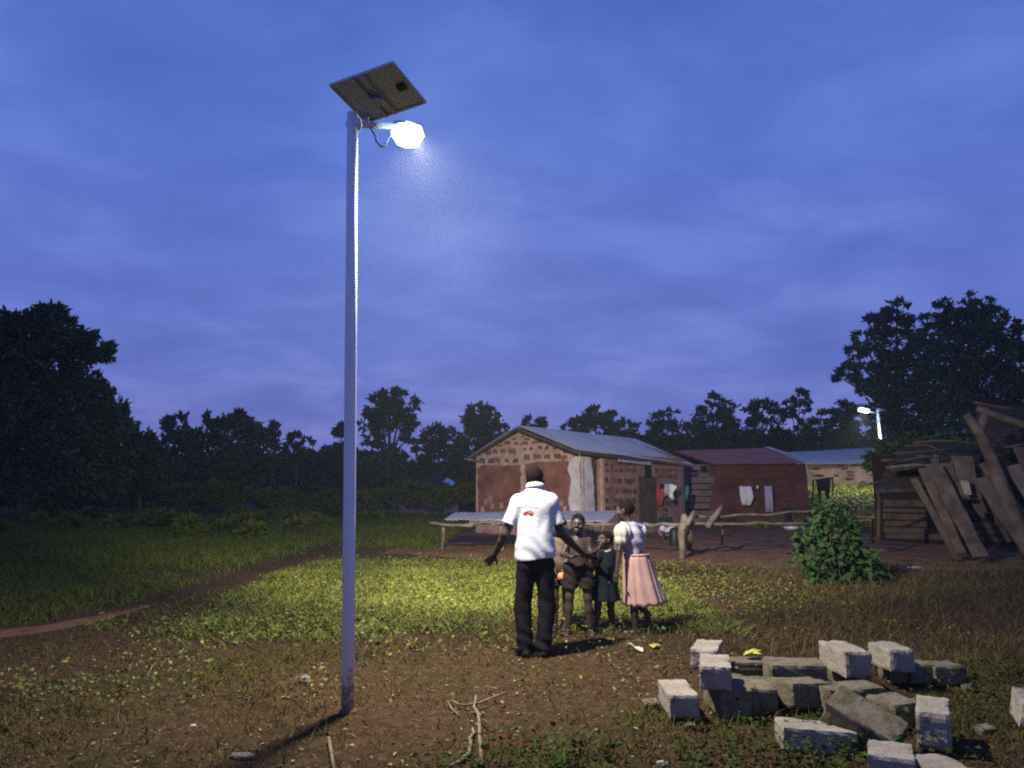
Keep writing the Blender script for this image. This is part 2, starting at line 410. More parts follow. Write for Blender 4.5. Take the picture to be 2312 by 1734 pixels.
# ------------------------------------------------------------------ leaf scatter (rhombus leaves, many per mesh)
def unit(a): return a / (np.linalg.norm(a, axis=1, keepdims=True) + 1e-9)
def leaves(name, p, d, L, W, m, nrm=None, parent=None, fold=.25):
    n = len(p)
    if nrm is None: nrm = unit(rng.normal(size=(n, 3)) + np.array([0, 0, .8]))
    s = unit(np.cross(d, nrm)); up = np.cross(s, d)
    L = np.asarray(L).reshape(-1, 1) * np.ones((n, 1)); W = np.asarray(W).reshape(-1, 1) * np.ones((n, 1))
    v = np.stack([p, p + d * L * .5 + s * W * .5 + up * W * fold, p + d * L, p + d * L * .5 - s * W * .5 + up * W * fold], 1).reshape(-1, 3)
    b = np.arange(n) * 4
    f = np.concatenate([np.stack([b, b + 1, b + 2], 1), np.stack([b, b + 2, b + 3], 1)])
    return mesh(name, v, f, m, parent)
def blades(name, p, h, wd, m, lean=.35):
    n = len(p)
    a = rng.uniform(0, 2 * math.pi, n)
    s = np.stack([np.cos(a), np.sin(a), 0 * a], 1)
    l = np.stack([rng.normal(0, lean, n), rng.normal(0, lean, n), np.ones(n)], 1)
    h = np.asarray(h).reshape(-1, 1); wd = np.asarray(wd).reshape(-1, 1) * np.ones((n, 1))
    mid = p + l * h * .55; tip = p + l * np.array([2.0, 2.0, 1]) * h * .95
    v = np.stack([p - s * wd / 2, p + s * wd / 2, mid + s * wd * .4, tip, mid - s * wd * .4], 1).reshape(-1, 3)
    b = np.arange(n) * 5
    f = np.concatenate([np.stack([b, b + 1, b + 2], 1), np.stack([b, b + 2, b + 4], 1), np.stack([b + 4, b + 2, b + 3], 1)])
    return mesh(name, v, f, m)
def fullz(x, y, up=0): return np.stack([x, y, gz(x, y) + up], 1)
def inhouse(x, y):
    return ((y > 25) & (x > -1.6) & (x < 8) & (y < 38)) | ((y > 33) & (x > 6.5))
def patchmask(x, y):
    # lush weed patch beyond the lamp
    left = -4.75 + .35 * np.sin(y * .7) + .5 * (vnoise(x * .8, y * .8, 21) - .5)
    near = 8.55 + .9 * (vnoise(x * 1.1, 0 * x, 22) - .5) + np.clip(x - 1.2, 0, 9) * .85 + np.clip(-2.2 - x, 0, 3) * .22
    far = 18.5 - np.clip(x - 2.2, 0, 9) * 1.3 + 1.5 * (vnoise(x, y, 23) - .5)
    nz = (vnoise(x * 1.3, y * 1.3, 24) - .5) * 1.6 + (vnoise(x * 4, y * 4, 25) - .5) * .8
    m = sstep((x - left + nz) / 1.6) * sstep((y - near + 1.9 + 1.7 * nz) / 4.4) * sstep((far - y + nz) / 2.4) * sstep((5.3 - x + nz) / 2.0)
    return m

# sample positions in the view wedge between distances a and b with density falling with distance
def wedge(n, a, b, spread=.74, power=1.0):
    u = rng.random(n)
    y = (a ** (2 - power) + u * (b ** (2 - power) - a ** (2 - power))) ** (1 / (2 - power)) if power != 2 else a * (b / a) ** u
    x = rng.uniform(-1, 1, n) * y * spread
    return x, y

# weeds in the bright patch
x, y = wedge(330000, 5.4, 20, power=1.25)
fore_p = sstep((vnoise(x * .8 + 7, y * 1.3, 35) - .56) / .14) * sstep((y - 5.6) / .6) * sstep((9.4 - y) / .8) * sstep((2.2 - x) / .8) * sstep((x + 4.2) / .8) * .38
pm = np.maximum(patchmask(x, y), fore_p) * (.12 + 1.25 * vnoise(x * 1.6, y * 1.6, 31) ** 1.1) * (.55 + .7 * vnoise(x * 5, y * 5, 32))
k = (rng.random(len(x)) < pm * .66 * np.clip(.35 + 1.5 * (vnoise(x * .8 + 3, y * .55, 33) - .2), .15, 1)) & (pathdist(x, y) > .42)
x, y = x[k], y[k]
h = rng.uniform(.01, .15, len(x)) * (.45 + .9 * vnoise(x * 1.6, y * 1.6, 31))
n = len(x)
az = rng.uniform(0, 2 * math.pi, n); d = unit(np.stack([np.cos(az), np.sin(az), rng.uniform(-.25, .8, n)], 1))
L = rng.uniform(.016, .045, n) * np.where(rng.random(n) < .12, 1.7, 1)
tag(leaves('weeds', fullz(x, y, 0) + np.stack([0 * h, 0 * h, h], 1), d, L, L * rng.uniform(.45, .75, n), M['weed'], unit(rng.normal(0, .55, (n, 3)) + np.array([0, 0, 1]))), 'low yellow green weeds carpeting the ground beyond the lamp pole', 'weeds', kind='stuff')
print('weeds', n)
# short grass between, thinner in front and towards the right
x, y = wedge(260000, 3.6, 22, power=1.35)
fore = (.16 + .75 * sstep((vnoise(x * .9, y * .9, 41) - .38) / .35)) * (.45 + .8 * vnoise(x * 4, y * 4, 42))
bare = np.exp(-((x + .9) ** 2 + (y - 5.3) ** 2) / .5) + np.exp(-((x - .4) ** 2 / 1.4 + (y - 7.9) ** 2 / .35))
wgt = np.where(y < 8.6, fore * .62, .30 + .5 * patchmask(x, y)) * (1 - np.clip(bare, 0, .93))
k = (rng.random(len(x)) < wgt) & (pathdist(x, y) > .36) & ~((x > 3.2) & (y > 16))
x, y = x[k], y[k]; n = len(x)
rightside = (x > 2.6) & (y > 7.5)
inp = (patchmask(x, y) > .35) & ~rightside
rightside = rightside | inp
tag(blades('weed_stalks', fullz(x, y)[inp], rng.uniform(.03, .11, n)[inp], rng.uniform(.006, .014, n)[inp], M['weed'], .7), 'short green stalks standing among the yellow green weeds', 'weeds', kind='stuff')
tag(blades('grass', fullz(x, y)[~rightside], (rng.uniform(.02, .09, n) * (.6 + .7 * vnoise(x * 2, y * 2, 43)))[~rightside], rng.uniform(.004, .010, n)[~rightside], M['grass'], .6), 'short thin olive grass on the reddish soil', 'grass', kind='stuff')
print('grass', n)
x, y = wedge(90000, 6.5, 17, power=1.2)
k = (x > 1.4 + np.clip(9 - y, 0, 3) * .6) & (rng.random(len(x)) < (.25 + .8 * vnoise(x * 1.1, y * 1.1, 51))) & (pathdist(x, y) > .3) & (patchmask(x, y) < .5) & (x < 11)
x, y = x[k], y[k]; n = len(x)
tag(blades('dry_grass', fullz(x, y), rng.uniform(.03, .16, n), rng.uniform(.004, .009, n), M['dry'], .5), 'dry brownish grass spreading right behind the concrete blocks', 'dry grass', kind='stuff')
# field on the left, tall and dark
x, y = wedge(300000, 9, 62, power=1.45)
edge = -5.1 - .3 * np.sin(y * .5) + 1.6 * (rng.random(len(x)) - .6)
k = ((x < edge) | ((y > 21) & (x < -1.9))) & (pathdist(x, y) > .25 + .35 * rng.random(len(x))) & (rng.random(len(x)) < .3 + .9 * vnoise(x * .45, y * .45, 61)) & ~((np.abs(x + 4.2 + (y - 20) * .06) < .7 + .5 * vnoise(x, y, 63)) & (y > 11) & (y < 24) & (rng.random(len(x)) < .55))
x, y = x[k], y[k]; n = len(x)
hh = rng.uniform(.10, .30, n) * (.45 + .9 * vnoise(x * .35, y * .35, 62)) * (.55 + .75 * sstep((y - 12) / 14))
tag(blades('field_grass', fullz(x, y), hh, rng.uniform(.009, .022, n) * (.5 + y / 34), M['field'], .5), 'tall dark green grass filling the field behind the lamp pole', 'tall grass', kind='stuff')
print('field', n)
# raised grass under the far lamp
x = rng.uniform(10, 27, 30000); y = rng.uniform(33, 47.2, 30000)
k = (x > 12.4 + 0 * y) | (y < 35)
x, y = x[k], y[k]; n = len(x)
tag(blades('bank_grass', fullz(x, y), rng.uniform(.15, .4, n), rng.uniform(.03, .07, n), M['weed'], .5), 'bright green grass on the slope under the far street lamp', 'grass', kind='stuff')
# green ground plants among the blocks, bottom right
x = rng.uniform(.9, 4.6, 20000); y = rng.uniform(3.9, 7.2, 20000)
c = np.exp(-(((x - 1.55) / .75) ** 2 + ((y - 4.55) / .42) ** 2) * 1.2) + .9 * np.exp(-(((x - 4.05) / .75) ** 2 + ((y - 6.1) / .5) ** 2)) + .55 * np.exp(-(((x - 2.3) / .5) ** 2 + ((y - 5.35) / .22) ** 2)) + .35 * np.exp(-(((x - .05) / .55) ** 2 + ((y - 4.45) / .3) ** 2))
x2 = rng.uniform(-.6, .9, 5000); y2 = rng.uniform(3.9, 5.2, 5000)
c2 = .6 * np.exp(-(((x2 - .1) / .4) ** 2 + ((y2 - 4.6) / .35) ** 2))
x = np.concatenate([x, x2]); y = np.concatenate([y, y2]); c = np.concatenate([c, c2])
k = rng.random(len(x)) < c * (.1 + 1.1 * vnoise(x * 4, y * 4, 71))
x, y = x[k], y[k]; n = len(x)
az = rng.uniform(0, 2 * math.pi, n); L = rng.uniform(.022, .055, n)
M['creeper'] = mat('creeper_leaf', (.014, .034, .005), (.032, .060, .008), 3, .75, c3=(.065, .09, .012), lo=.15, hi=.9, island='mix', spec=.12)
tag(leaves('creepers', fullz(x, y) + np.stack([0 * x, 0 * x, rng.uniform(.01, .14, n)], 1), unit(np.stack([np.cos(az), np.sin(az), rng.uniform(-.2, .7, n)], 1)), L, L * .6, M['creeper'], unit(rng.normal(0, .5, (n, 3)) + np.array([0, 0, 1]))), 'dark green creeping plants between and before the concrete blocks', 'plants', kind='stuff')
# loose leaf litter and crumbs on the soil
x, y = wedge(26000, 3.7, 13, power=1.3)
k = (rng.random(len(x)) < .08 + .28 * vnoise(x * 1.5, y * 1.5, 81)) & (x > -5)
x, y = x[k], y[k]; n = len(x)
az = rng.uniform(0, 2 * math.pi, n); L = rng.uniform(.012, .042, n)
tag(leaves('leaf_litter', fullz(x, y, .008), unit(np.stack([np.cos(az), np.sin(az), rng.uniform(-.1, .35, n)], 1)), L, L * rng.uniform(.4, .8, n), M['litter'], unit(rng.normal(0, .35, (n, 3)) + np.array([0, 0, 1]))), 'fallen leaf scraps scattered over the soil around the pole', 'leaf litter', kind='stuff')
# soil crumbs
x, y = wedge(42000, 3.6, 11, power=1.35)
k = (rng.random(len(x)) < .7)
x, y = x[k], y[k]; n = len(x)
r = rng.uniform(.004, .016, n) ** 1.0
base = np.array([(1, 0, 0), (0, 1, 0), (-1, 0, 0), (0, -1, 0), (0, 0, .9)])
v = fullz(x, y)[:, None, :] + base[None] * r[:, None, None] * rng.uniform(.6, 1.4, (n, 5, 3))
bb = np.arange(n) * 5
f = np.concatenate([np.stack([bb + i, bb + (i + 1) % 4, bb + 4], 1) for i in range(4)])
M['crumb'] = mat('soil_crumb', (.055, .028, .013), (.11, .06, .028), 2, .95, island='y', lo=0, hi=1)
tag(mesh('soil_crumbs', v.reshape(-1, 3), f, M['crumb']), 'small clods of reddish soil strewn over the foreground', 'soil', kind='stuff')

# ------------------------------------------------------------------ trees
def crown_points(blobs, Yd, per, leafsz, squash=.85):
    ps = []; ds = []
    for (px, py, r) in blobs:
        c = P(px, py, Yd + rnd.uniform(-.4, .4) * r / F * Yd)
        R = r * Yd / F
        ns_ = max(8, int(per * (r / 50) ** 1.7))
        u = unit(rng.normal(size=(ns_, 3)))
        rad = R * rng.uniform(.35, 1.0, (ns_, 1)) ** .6
        sub = c + u * rad * np.array([1, 1, squash])
        m_ = 26
        q = sub[:, None, :] + rng.normal(0, R * .105, (ns_, m_, 3)) * np.array([1.35, 1.35, .62])
        ps.append(q.reshape(-1, 3)); dd = (u[:, None, :] * .8 + rng.normal(0, .7, (ns_, m_, 3)) + np.array([0, 0, -.15])).reshape(-1, 3)
        ds.append(unit(dd))
    return np.concatenate(ps), np.concatenate(ds)
def tree(name, label, blobs, Yd, base_px, per=60, leaf=.34, trunk_r=.22, m='tree', group='trees around the village', limbs=True):
    cx = np.mean([b_[0] for b_ in blobs]) if base_px is None else base_px
    p = P(cx, 1110, Yd)
    g = float(gz(p[0], p[1]))
    root = thing(name, (p[0], p[1], g), label, 'tree', group)
    pts, dirs = crown_points(blobs, Yd, per, leaf)
    k = pts[:, 2] > g + .25
    pts, dirs = pts[k], dirs[k]
    n = len(pts)
    o = leaves('crown', pts, dirs, rng.uniform(.6, 1.3, n) * leaf, rng.uniform(.35, .6, n) * leaf, M[m])
    keep(o, root)
    mb = MB()
    tb = sorted(blobs, key=lambda q: q[1])
    top = P(tb[0][0], tb[0][1], Yd)
    lowb = max(blobs, key=lambda q: q[1]); 
    bend = np.array([p[0] * .55 + top[0] * .45, p[1], g + (top[2] - g) * .55])
    mb.tube([(p[0], p[1], g - .2), (p[0] * .8 + bend[0] * .2, p[1], g + (top[2] - g) * .22), bend, top], [trunk_r, trunk_r * .75, trunk_r * .45, trunk_r * .12], 8)
    if limbs:
        for (bx, by, r) in blobs[1:]:
            e = P(bx, by, Yd)
            s = np.array([p[0] * .6 + bend[0] * .4, p[1], min(g + (top[2] - g) * .4, max(g + .3, e[2] - .4))])
            mb.tube([s, (s + e) / 2 + np.array([0, 0, .25]), e], [trunk_r * .42, trunk_r * .28, trunk_r * .1], 6)
    keep(mb.build('trunk', M['bark'], None, True), root)
    return root
tree('tree', 'tallest tree at the far left with layered overhanging crown', [(115, 728, 42), (40, 760, 62), (-60, 760, 80), (165, 770, 45), (215, 790, 34), (110, 820, 66), (30, 850, 80), (-80, 880, 110), (60, 920, 84), (190, 880, 46), (160, 940, 62), (235, 905, 40), (255, 955, 36), (60, 1010, 95), (175, 1010, 76), (255, 1000, 50), (-60, 1020, 110), (100, 1085, 70), (220, 1080, 62)], 36, 60, 46, .36, .42)
tree('tree', 'small rounded tree tucked right of the tallest left tree', [(312, 1000, 36), (345, 1022, 26), (300, 1050, 55), (345, 1075, 36)], 40, 318, 46, .32, .16)
tree('tree', 'broad bushy tree with a small spike on top, left of the pole', [(478, 945, 17), (400, 962, 26), (455, 985, 40), (530, 975, 42), (408, 1010, 40), (575, 985, 28), (480, 1050, 66), (410, 1075, 48), (570, 1050, 55), (545, 935, 7)], 52, 480, 46, .42, .3)
tree('tree', 'thin tree with one rounded crown, first left of the grey lamp pole gap', [(612, 975, 25), (598, 990, 16), (618, 1003, 18)], 62, 612, 50, .42, .16, 'treefar')
tree('tree', 'thin tree with leaning crown, between round crown and lamp pole', [(672, 992, 20), (690, 1008, 18), (660, 1010, 15)], 62, 668, 50, .42, .16, 'treefar')
tree('tree', 'small tree peeking out just left of the lamp pole', [(785, 968, 20), (765, 975, 12), (778, 1022, 30), (755, 1035, 30)], 58, 778, 46, .4, .16, 'treefar')
tree('tree', 'tall full crowned tree rising just right of the lamp pole', [(882, 898, 32), (855, 915, 32), (910, 915, 32), (880, 940, 44), (915, 955, 26), (838, 955, 30), (925, 985, 16), (845, 990, 24), (875, 1020, 26), (868, 1065, 48), (828, 1070, 40)], 56, 876, 44, .38, .28)
tree('tree', 'wide low tree between the tall crown and the brick house', [(985, 985, 32), (1020, 1000, 36), (955, 1012, 24), (1000, 1040, 46), (960, 1065, 40), (1050, 1050, 42)], 58, 1000, 46, .38, .22, 'treefar')
tree('tree', 'dome topped tree behind the left roof slope of the brick house', [(1080, 935, 30), (1100, 950, 34), (1065, 958, 28), (1120, 975, 28), (1075, 1000, 45), (1110, 1010, 40)], 56, 1085, 46, .36, .24)
tree('tree', 'tiny tree top just above the brick house ridge', [(1205, 950, 18), (1190, 957, 11), (1222, 958, 12), (1206, 985, 22)], 64, 1206, 50, .36, .14, 'treefar')
tree('tree', 'spreading tree top above the middle of the grey roof', [(1345, 942, 24), (1310, 955, 24), (1380, 948, 24), (1415, 962, 20), (1285, 968, 14), (1350, 975, 44), (1410, 1000, 40)], 56, 1350, 46, .36, .24)
tree('tree', 'narrow tree behind the right end of the grey roof', [(1510, 942, 22), (1490, 955, 24), (1500, 985, 36), (1480, 1010, 36)], 60, 1498, 48, .38, .2, 'treefar')
tree('tree', 'pointed bushy tree behind the left part of the red roof', [(1622, 908, 22), (1605, 930, 28), (1645, 935, 26), (1570, 955, 22), (1620, 965, 44), (1560, 990, 40), (1665, 985, 40), (1545, 1015, 34), (1610, 1020, 44)], 60, 1615, 44, .38, .26)
tree('tree', 'flat topped tree behind the right part of the red roof', [(1720, 925, 28), (1750, 935, 24), (1695, 930, 18), (1725, 975, 46), (1690, 1010, 40), (1770, 1005, 36)], 62, 1725, 46, .38, .24, 'treefar')
tree('tree', 'slender tree with a bent thin crown above the red roof corner', [(1806, 893, 20), (1820, 912, 15), (1785, 912, 13), (1800, 935, 20), (1812, 965, 18), (1800, 1000, 30)], 62, 1802, 40, .34, .14, 'treefar')
tree('tree', 'low green tree lit by the far street lamp', [(1905, 925, 26), (1875, 940, 24), (1930, 950, 30), (1850, 968, 28), (1895, 975, 40), (1840, 1005, 36), (1920, 1010, 36)], 56, 1890, 46, .38, .22)
tree('tree', 'large spreading dark tree beside the far street lamp', [(2025, 708, 32), (1990, 735, 34), (2065, 730, 34), (1950, 770, 26), (2020, 780, 52), (1930, 800, 22), (1915, 838, 20), (1960, 840, 40), (1896, 852, 10), (2040, 850, 66), (1945, 872, 22), (2080, 800, 40), (1995, 920, 50), (2060, 940, 66), (2000, 985, 42), (2070, 1010, 60)], 55, 2030, 46, .38, .36)
tree('tree', 'tallest dark tree at the far right behind the plank shack', [(2205, 690, 32), (2140, 702, 28), (2235, 715, 32), (2165, 735, 44), (2270, 755, 42), (2115, 755, 28), (2220, 780, 66), (2150, 820, 66), (2310, 830, 66), (2110, 880, 60), (2230, 880, 80), (2330, 930, 80), (2150, 960, 75), (2260, 980, 75)], 52, 2200, 46, .40, .4)
# dark undergrowth closing the view under the crowns
ub = []
for px in range(-160, 1090, 42): ub += [(px + rnd.uniform(-10, 10), 1080 + rnd.uniform(-10, 8), rnd.uniform(30, 44)), (px + 20 + rnd.uniform(-10, 10), 1112 + rnd.uniform(-4, 6), rnd.uniform(28, 34))]
for px in range(1380, 1960, 40): ub.append((px, 1015 + rnd.uniform(-8, 10), rnd.uniform(30, 40)))
for px in range(620, 900, 34): ub.append((px, 1052 + rnd.uniform(-6, 6), 34))
for px in range(330, 640, 34): ub.append((px, 1062 + rnd.uniform(-8, 8), 34))
pts, dirs = crown_points(ub, 66, 60, .4)
kk = pts[:, 2] > gz(pts[:, 0], pts[:, 1])
pts, dirs = pts[kk], dirs[kk]
tag(leaves('undergrowth', pts, dirs, rng.uniform(.35, .75, len(pts)), rng.uniform(.2, .4, len(pts)), M['treefar']), 'dark mass of far undergrowth below the tree crowns', 'undergrowth', kind='stuff')
ub = []
for px in range(-160, 1080, 30): ub.append((px + rnd.uniform(-8, 8), 1120 + rnd.uniform(-5, 5) + 8 * math.sin(px * .011), rnd.uniform(17, 26)))
pts, dirs = crown_points(ub, 46, 60, .3)
for k in range(46):
    yd = rnd.uniform(24, 43); pq_ = P(rnd.uniform(-120, 900), 1110 + 1.35 * F / yd - 55 * 0, yd); r_ = rnd.uniform(9, 20)
    if pq_[0] > -6.2: continue
    c_ = (CX + pq_[0] / yd * F, 1110 + 1.28 * F / yd, r_ * 38 / yd)
    p2_, d2_ = crown_points([c_], yd, 90, .3); pts = np.concatenate([pts, p2_]); dirs = np.concatenate([dirs, d2_])
kk = pts[:, 2] > 0
pts, dirs = pts[kk], dirs[kk]
tag(leaves('low_bushes', pts, dirs, rng.uniform(.2, .42, len(pts)), rng.uniform(.1, .22, len(pts)), M['field']), 'low green bushes along the far edge of the field', 'bushes', kind='stuff')
ub = [(px, 1045 + rnd.uniform(-14, 14), rnd.uniform(30, 48)) for px in range(2012, 2360, 34)] + [(px, 1005 + rnd.uniform(-10, 10), rnd.uniform(26, 40)) for px in range(2050, 2360, 40)]
pts, dirs = crown_points(ub, 27, 50, .3)
tag(leaves('thicket', pts, dirs, rng.uniform(.18, .36, len(pts)), rng.uniform(.1, .2, len(pts)), M['tree']), 'dark leafy thicket over and behind the plank shack', 'thicket', kind='stuff')

# ------------------------------------------------------------------ walls
class Wall:
    """vertical plane through two ground points; outward normal faces the camera"""
    def __init__(s, A, B, z0=0):
        s.A = np.array([A[0], A[1], 0.]); B = np.array([B[0], B[1], 0.])
        s.L = np.linalg.norm(B - s.A); s.u = (B - s.A) / s.L
        s.n = np.array([s.u[1], -s.u[0], 0.])
        if np.dot(s.n, -s.A) < 0: s.n = -s.n
        s.z0 = z0
    def uv(s, px, py):
        d = ray(px, py); o = np.array([0, 0, CH])
        tt = np.dot(s.A - o, s.n) / np.dot(d, s.n)
        q = o + d * tt
        return np.array([np.dot(q - s.A, s.u), q[2]])
    def pt(s, u, v, off=0): return s.A + s.u * u + s.n * off + np.array([0, 0, v])
    def piece(s, mb, uvs, o0, o1): return mb.prism([s.pt(u, v, o0) for u, v in uvs], s.n * (o1 - o0))
    def pix(s, mb, pts, o0, o1): return s.piece(mb, [s.uv(*q) for q in pts], o0, o1)
    def rect(s, mb, u0, v0, u1, v1, o0, o1, jit=0):
        j = lambda: rnd.uniform(-jit, jit)
        return s.piece(mb, [(u0 + j(), v0 + j()), (u1 + j(), v0 + j()), (u1 + j(), v1 + j()), (u0 + j(), v1 + j())], o0, o1)
def ragged(pts, amp, step):
    o = []
    for i in range(len(pts)):
        a = np.array(pts[i], float); b_ = np.array(pts[(i + 1) % len(pts)], float)
        n_ = max(1, int(np.linalg.norm(b_ - a) / step))
        for k in range(n_):
            q = a + (b_ - a) * k / n_
            o.append(q + (np.array([rnd.uniform(-amp, amp), rnd.uniform(-amp, amp)]) if k else 0))
    return o
def sheet_roof(name, a, b_, c, d, m, parent, waves, amp=.014, thick=.02):
    """a-b is the ridge, d-c the eave; corrugations run from ridge to eave"""
    a, b_, c, d = [np.array(q, float) for q in (a, b_, c, d)]
    nu = waves * 4; nrm = np.cross(b_ - a, d - a); nrm /= np.linalg.norm(nrm)
    if nrm[2] < 0: nrm = -nrm
    vs = []; rows = 9
    for j in range(rows):
        tv = j / (rows - 1)
        for i in range(nu + 1):
            tu = i / nu
            p = (a * (1 - tu) + b_ * tu) * (1 - tv) + (d * (1 - tu) + c * tu) * tv
            sg = float(vnoise(tu * 6, tv * 3, 77)) - .5
            vs.append(p + nrm * (amp * math.sin(2 * math.pi * waves * tu) + .03 * sg))
    fs = [(j * (nu + 1) + i, j * (nu + 1) + i + 1, (j + 1) * (nu + 1) + i + 1, (j + 1) * (nu + 1) + i) for j in range(rows - 1) for i in range(nu)]
    o = mesh(name, vs, fs, m, None, False)
    sm = o.modifiers.new('thickness', 'SOLIDIFY'); sm.thickness = thick
    keep(o, parent)
    return o

# ---- brick house
A = np.array([-1.34, 29.6]); C = np.array([2.22, 25.9]); D = np.array([6.93, 32.0])
house = thing('brick_house', (2.2, 28.5, 0), 'unfinished red brick house with grey sheet roof and patchy plastered gable', 'house')
gw = Wall(A, C); sw = Wall(C, D)
EV = 2.82
apex = gw.uv(1172, 972)
mb = MB(); gw.piece(mb, [(0, -.2), (gw.L, -.2), (gw.L, EV), (apex[0], apex[1]), (0, EV)], -.22, 0)
mb.build('gable_wall', M['mortar'], house)
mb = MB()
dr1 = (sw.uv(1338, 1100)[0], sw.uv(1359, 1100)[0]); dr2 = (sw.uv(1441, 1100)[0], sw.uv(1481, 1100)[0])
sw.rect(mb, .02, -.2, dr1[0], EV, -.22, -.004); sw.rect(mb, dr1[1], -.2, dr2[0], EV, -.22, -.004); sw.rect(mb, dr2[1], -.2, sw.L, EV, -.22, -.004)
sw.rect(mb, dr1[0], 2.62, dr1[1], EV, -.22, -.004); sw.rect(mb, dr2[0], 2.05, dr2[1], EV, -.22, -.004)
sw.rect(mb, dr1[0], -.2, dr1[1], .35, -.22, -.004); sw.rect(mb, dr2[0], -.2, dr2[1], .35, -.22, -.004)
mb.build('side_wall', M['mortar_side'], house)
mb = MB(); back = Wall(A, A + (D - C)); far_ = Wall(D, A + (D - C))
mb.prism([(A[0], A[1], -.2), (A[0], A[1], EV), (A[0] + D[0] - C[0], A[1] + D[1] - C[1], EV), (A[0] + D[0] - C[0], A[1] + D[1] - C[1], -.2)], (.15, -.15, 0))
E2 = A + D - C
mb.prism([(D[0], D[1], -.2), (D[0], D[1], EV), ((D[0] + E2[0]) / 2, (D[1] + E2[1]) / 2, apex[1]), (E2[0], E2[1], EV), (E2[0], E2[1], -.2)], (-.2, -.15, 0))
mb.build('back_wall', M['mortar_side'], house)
# mud plaster panels, ragged edges
def pan(pts, name, m, o1, wall=gw, amp=2.2, step=9):
    mb = MB(); wall.pix(mb, ragged(pts, amp, step), -.02, o1); return mb.build(name, m, house)
pan([(1080, 1056), (1090, 1050), (1130, 1052), (1176, 1050), (1175, 1156), (1080, 1157)], 'mud_plaster', M['mud'], .014)
pan([(1187, 1048), (1215, 1042), (1283, 1040), (1290, 1080), (1292, 1100), (1286, 1156), (1187, 1156)], 'mud_plaster', M['mud'], .015)
pan([(1291, 1033), (1309, 1029), (1311, 1154), (1291, 1156), (1284, 1135), (1287, 1110), (1290, 1085), (1282, 1060), (1287, 1043)], 'grey_plaster', M['grey_plaster'], .022)
pan([(1313, 1030), (1332, 1034), (1339, 1080), (1342, 1155), (1313, 1154)], 'grey_plaster', M['grey_plaster'], .022, sw, 1.2)
pan([(1080, 1180), (1300, 1185), (1300, 1216), (1080, 1203)], 'base_render', M['pinkwash'], .012, gw, 2.5)
for q in ((1098, 1133), (1112, 1143), (1133, 1141), (1268, 1136), (1276, 1150), (1090, 1150), (1108, 1128)):
    pan([(q[0] - 4, q[1] - 6), (q[0] + 3, q[1] - 7), (q[0] + 4, q[1] + 5), (q[0] - 3, q[1] + 8)], 'plaster_flake', M['pinkwash'], .021, gw, 1, 5)
# bricks of the gable: pale mortar with darker recessed looking bricks set unevenly
def brick(wall, px, py, wpx, hpx, parent=house, m='brick', o1=.018):
    u, v = wall.uv(px, py); u2, v2 = wall.uv(px + wpx, py + hpx)
    wd, ht = abs(u2 - u) / 2 * rnd.uniform(.8, 1.12), abs(v2 - v) / 2 * rnd.uniform(.75, 1.12)
    u += rnd.uniform(-.05, .05); v += rnd.uniform(-.03, .03); m = rnd.choice((m, m, 'brick_dark', 'brick_red'))
    mb = MB(); j = .26 * ht; sk_ = rnd.uniform(-.25, .25) * ht
    poly = []
    for sx, sy in ((-1, -1), (1, -1), (1, 1), (-1, 1)):
        for k in (0, 1):
            poly.append((u + sx * wd * (1 if (k == 0) == (sx * sy > 0) else .78) + rnd.uniform(-j, j), v + sx * sk_ + sy * ht * (.78 if (k == 0) == (sx * sy > 0) else 1) + rnd.uniform(-j, j)))
    wall.piece(mb, poly, -.03, o1 + rnd.uniform(-.006, .006))
    return mb.build('brick', M[m], parent)
sx_ = lambda c: 1040 + c / 4.096
sy_ = lambda c: 940 + c / 4.096
rowsb = [(205, [(500, 45), (620, 48)], 22), (190, [(575, 30)], 18), (245, [(430, 52), (515, 40), (605, 48), (680, 52)], 28), (292, [(655, 34), (735, 36), (800, 44), (870, 40)], 26),
         (325, [(245, 56), (320, 46), (402, 48), (486, 54)], 50), (300, [(600, 26)], 18), (292, [(940, 44)], 24), (405, [(205, 50), (285, 52), (347, 46), (436, 44), (506, 48)], 44),
         (375, [(620, 58), (712, 70), (800, 62), (893, 66), (968, 50)], 46), (335, [(970, 54)], 34), (355, [(175, 30)], 30), (265, [(365, 46)], 24), (228, [(742, 38)], 22), (255, [(560, 26)], 20)]
for yy, row, hh_ in rowsb:
    for xx, ww in row:
        brick(gw, sx_(xx), sy_(yy), ww / 4.096, hh_ / 4.096)
# bricks of the side wall, rows of laid bricks between mortar bands
for yy, hh_ in ((440, 40), (492, 44), (592, 52), (684, 56), (780, 56), (845, 40)):
    for xx in range(1352, 1640, 42):
        brick(sw, sx_(xx + rnd.uniform(-4, 4)), sy_(yy + (xx - 1352) * .03), 36 / 4.096, hh_ / 4.096 * .9, o1=.01)
for yy, hh_ in ((500, 40), (560, 40), (640, 46), (720, 46), (800, 46)):
    for xx in range(1822, 2010, 40):
        brick(sw, sx_(xx + rnd.uniform(-4, 4)), sy_(yy), 33 / 4.096, hh_ / 4.096 * .85, o1=.01)
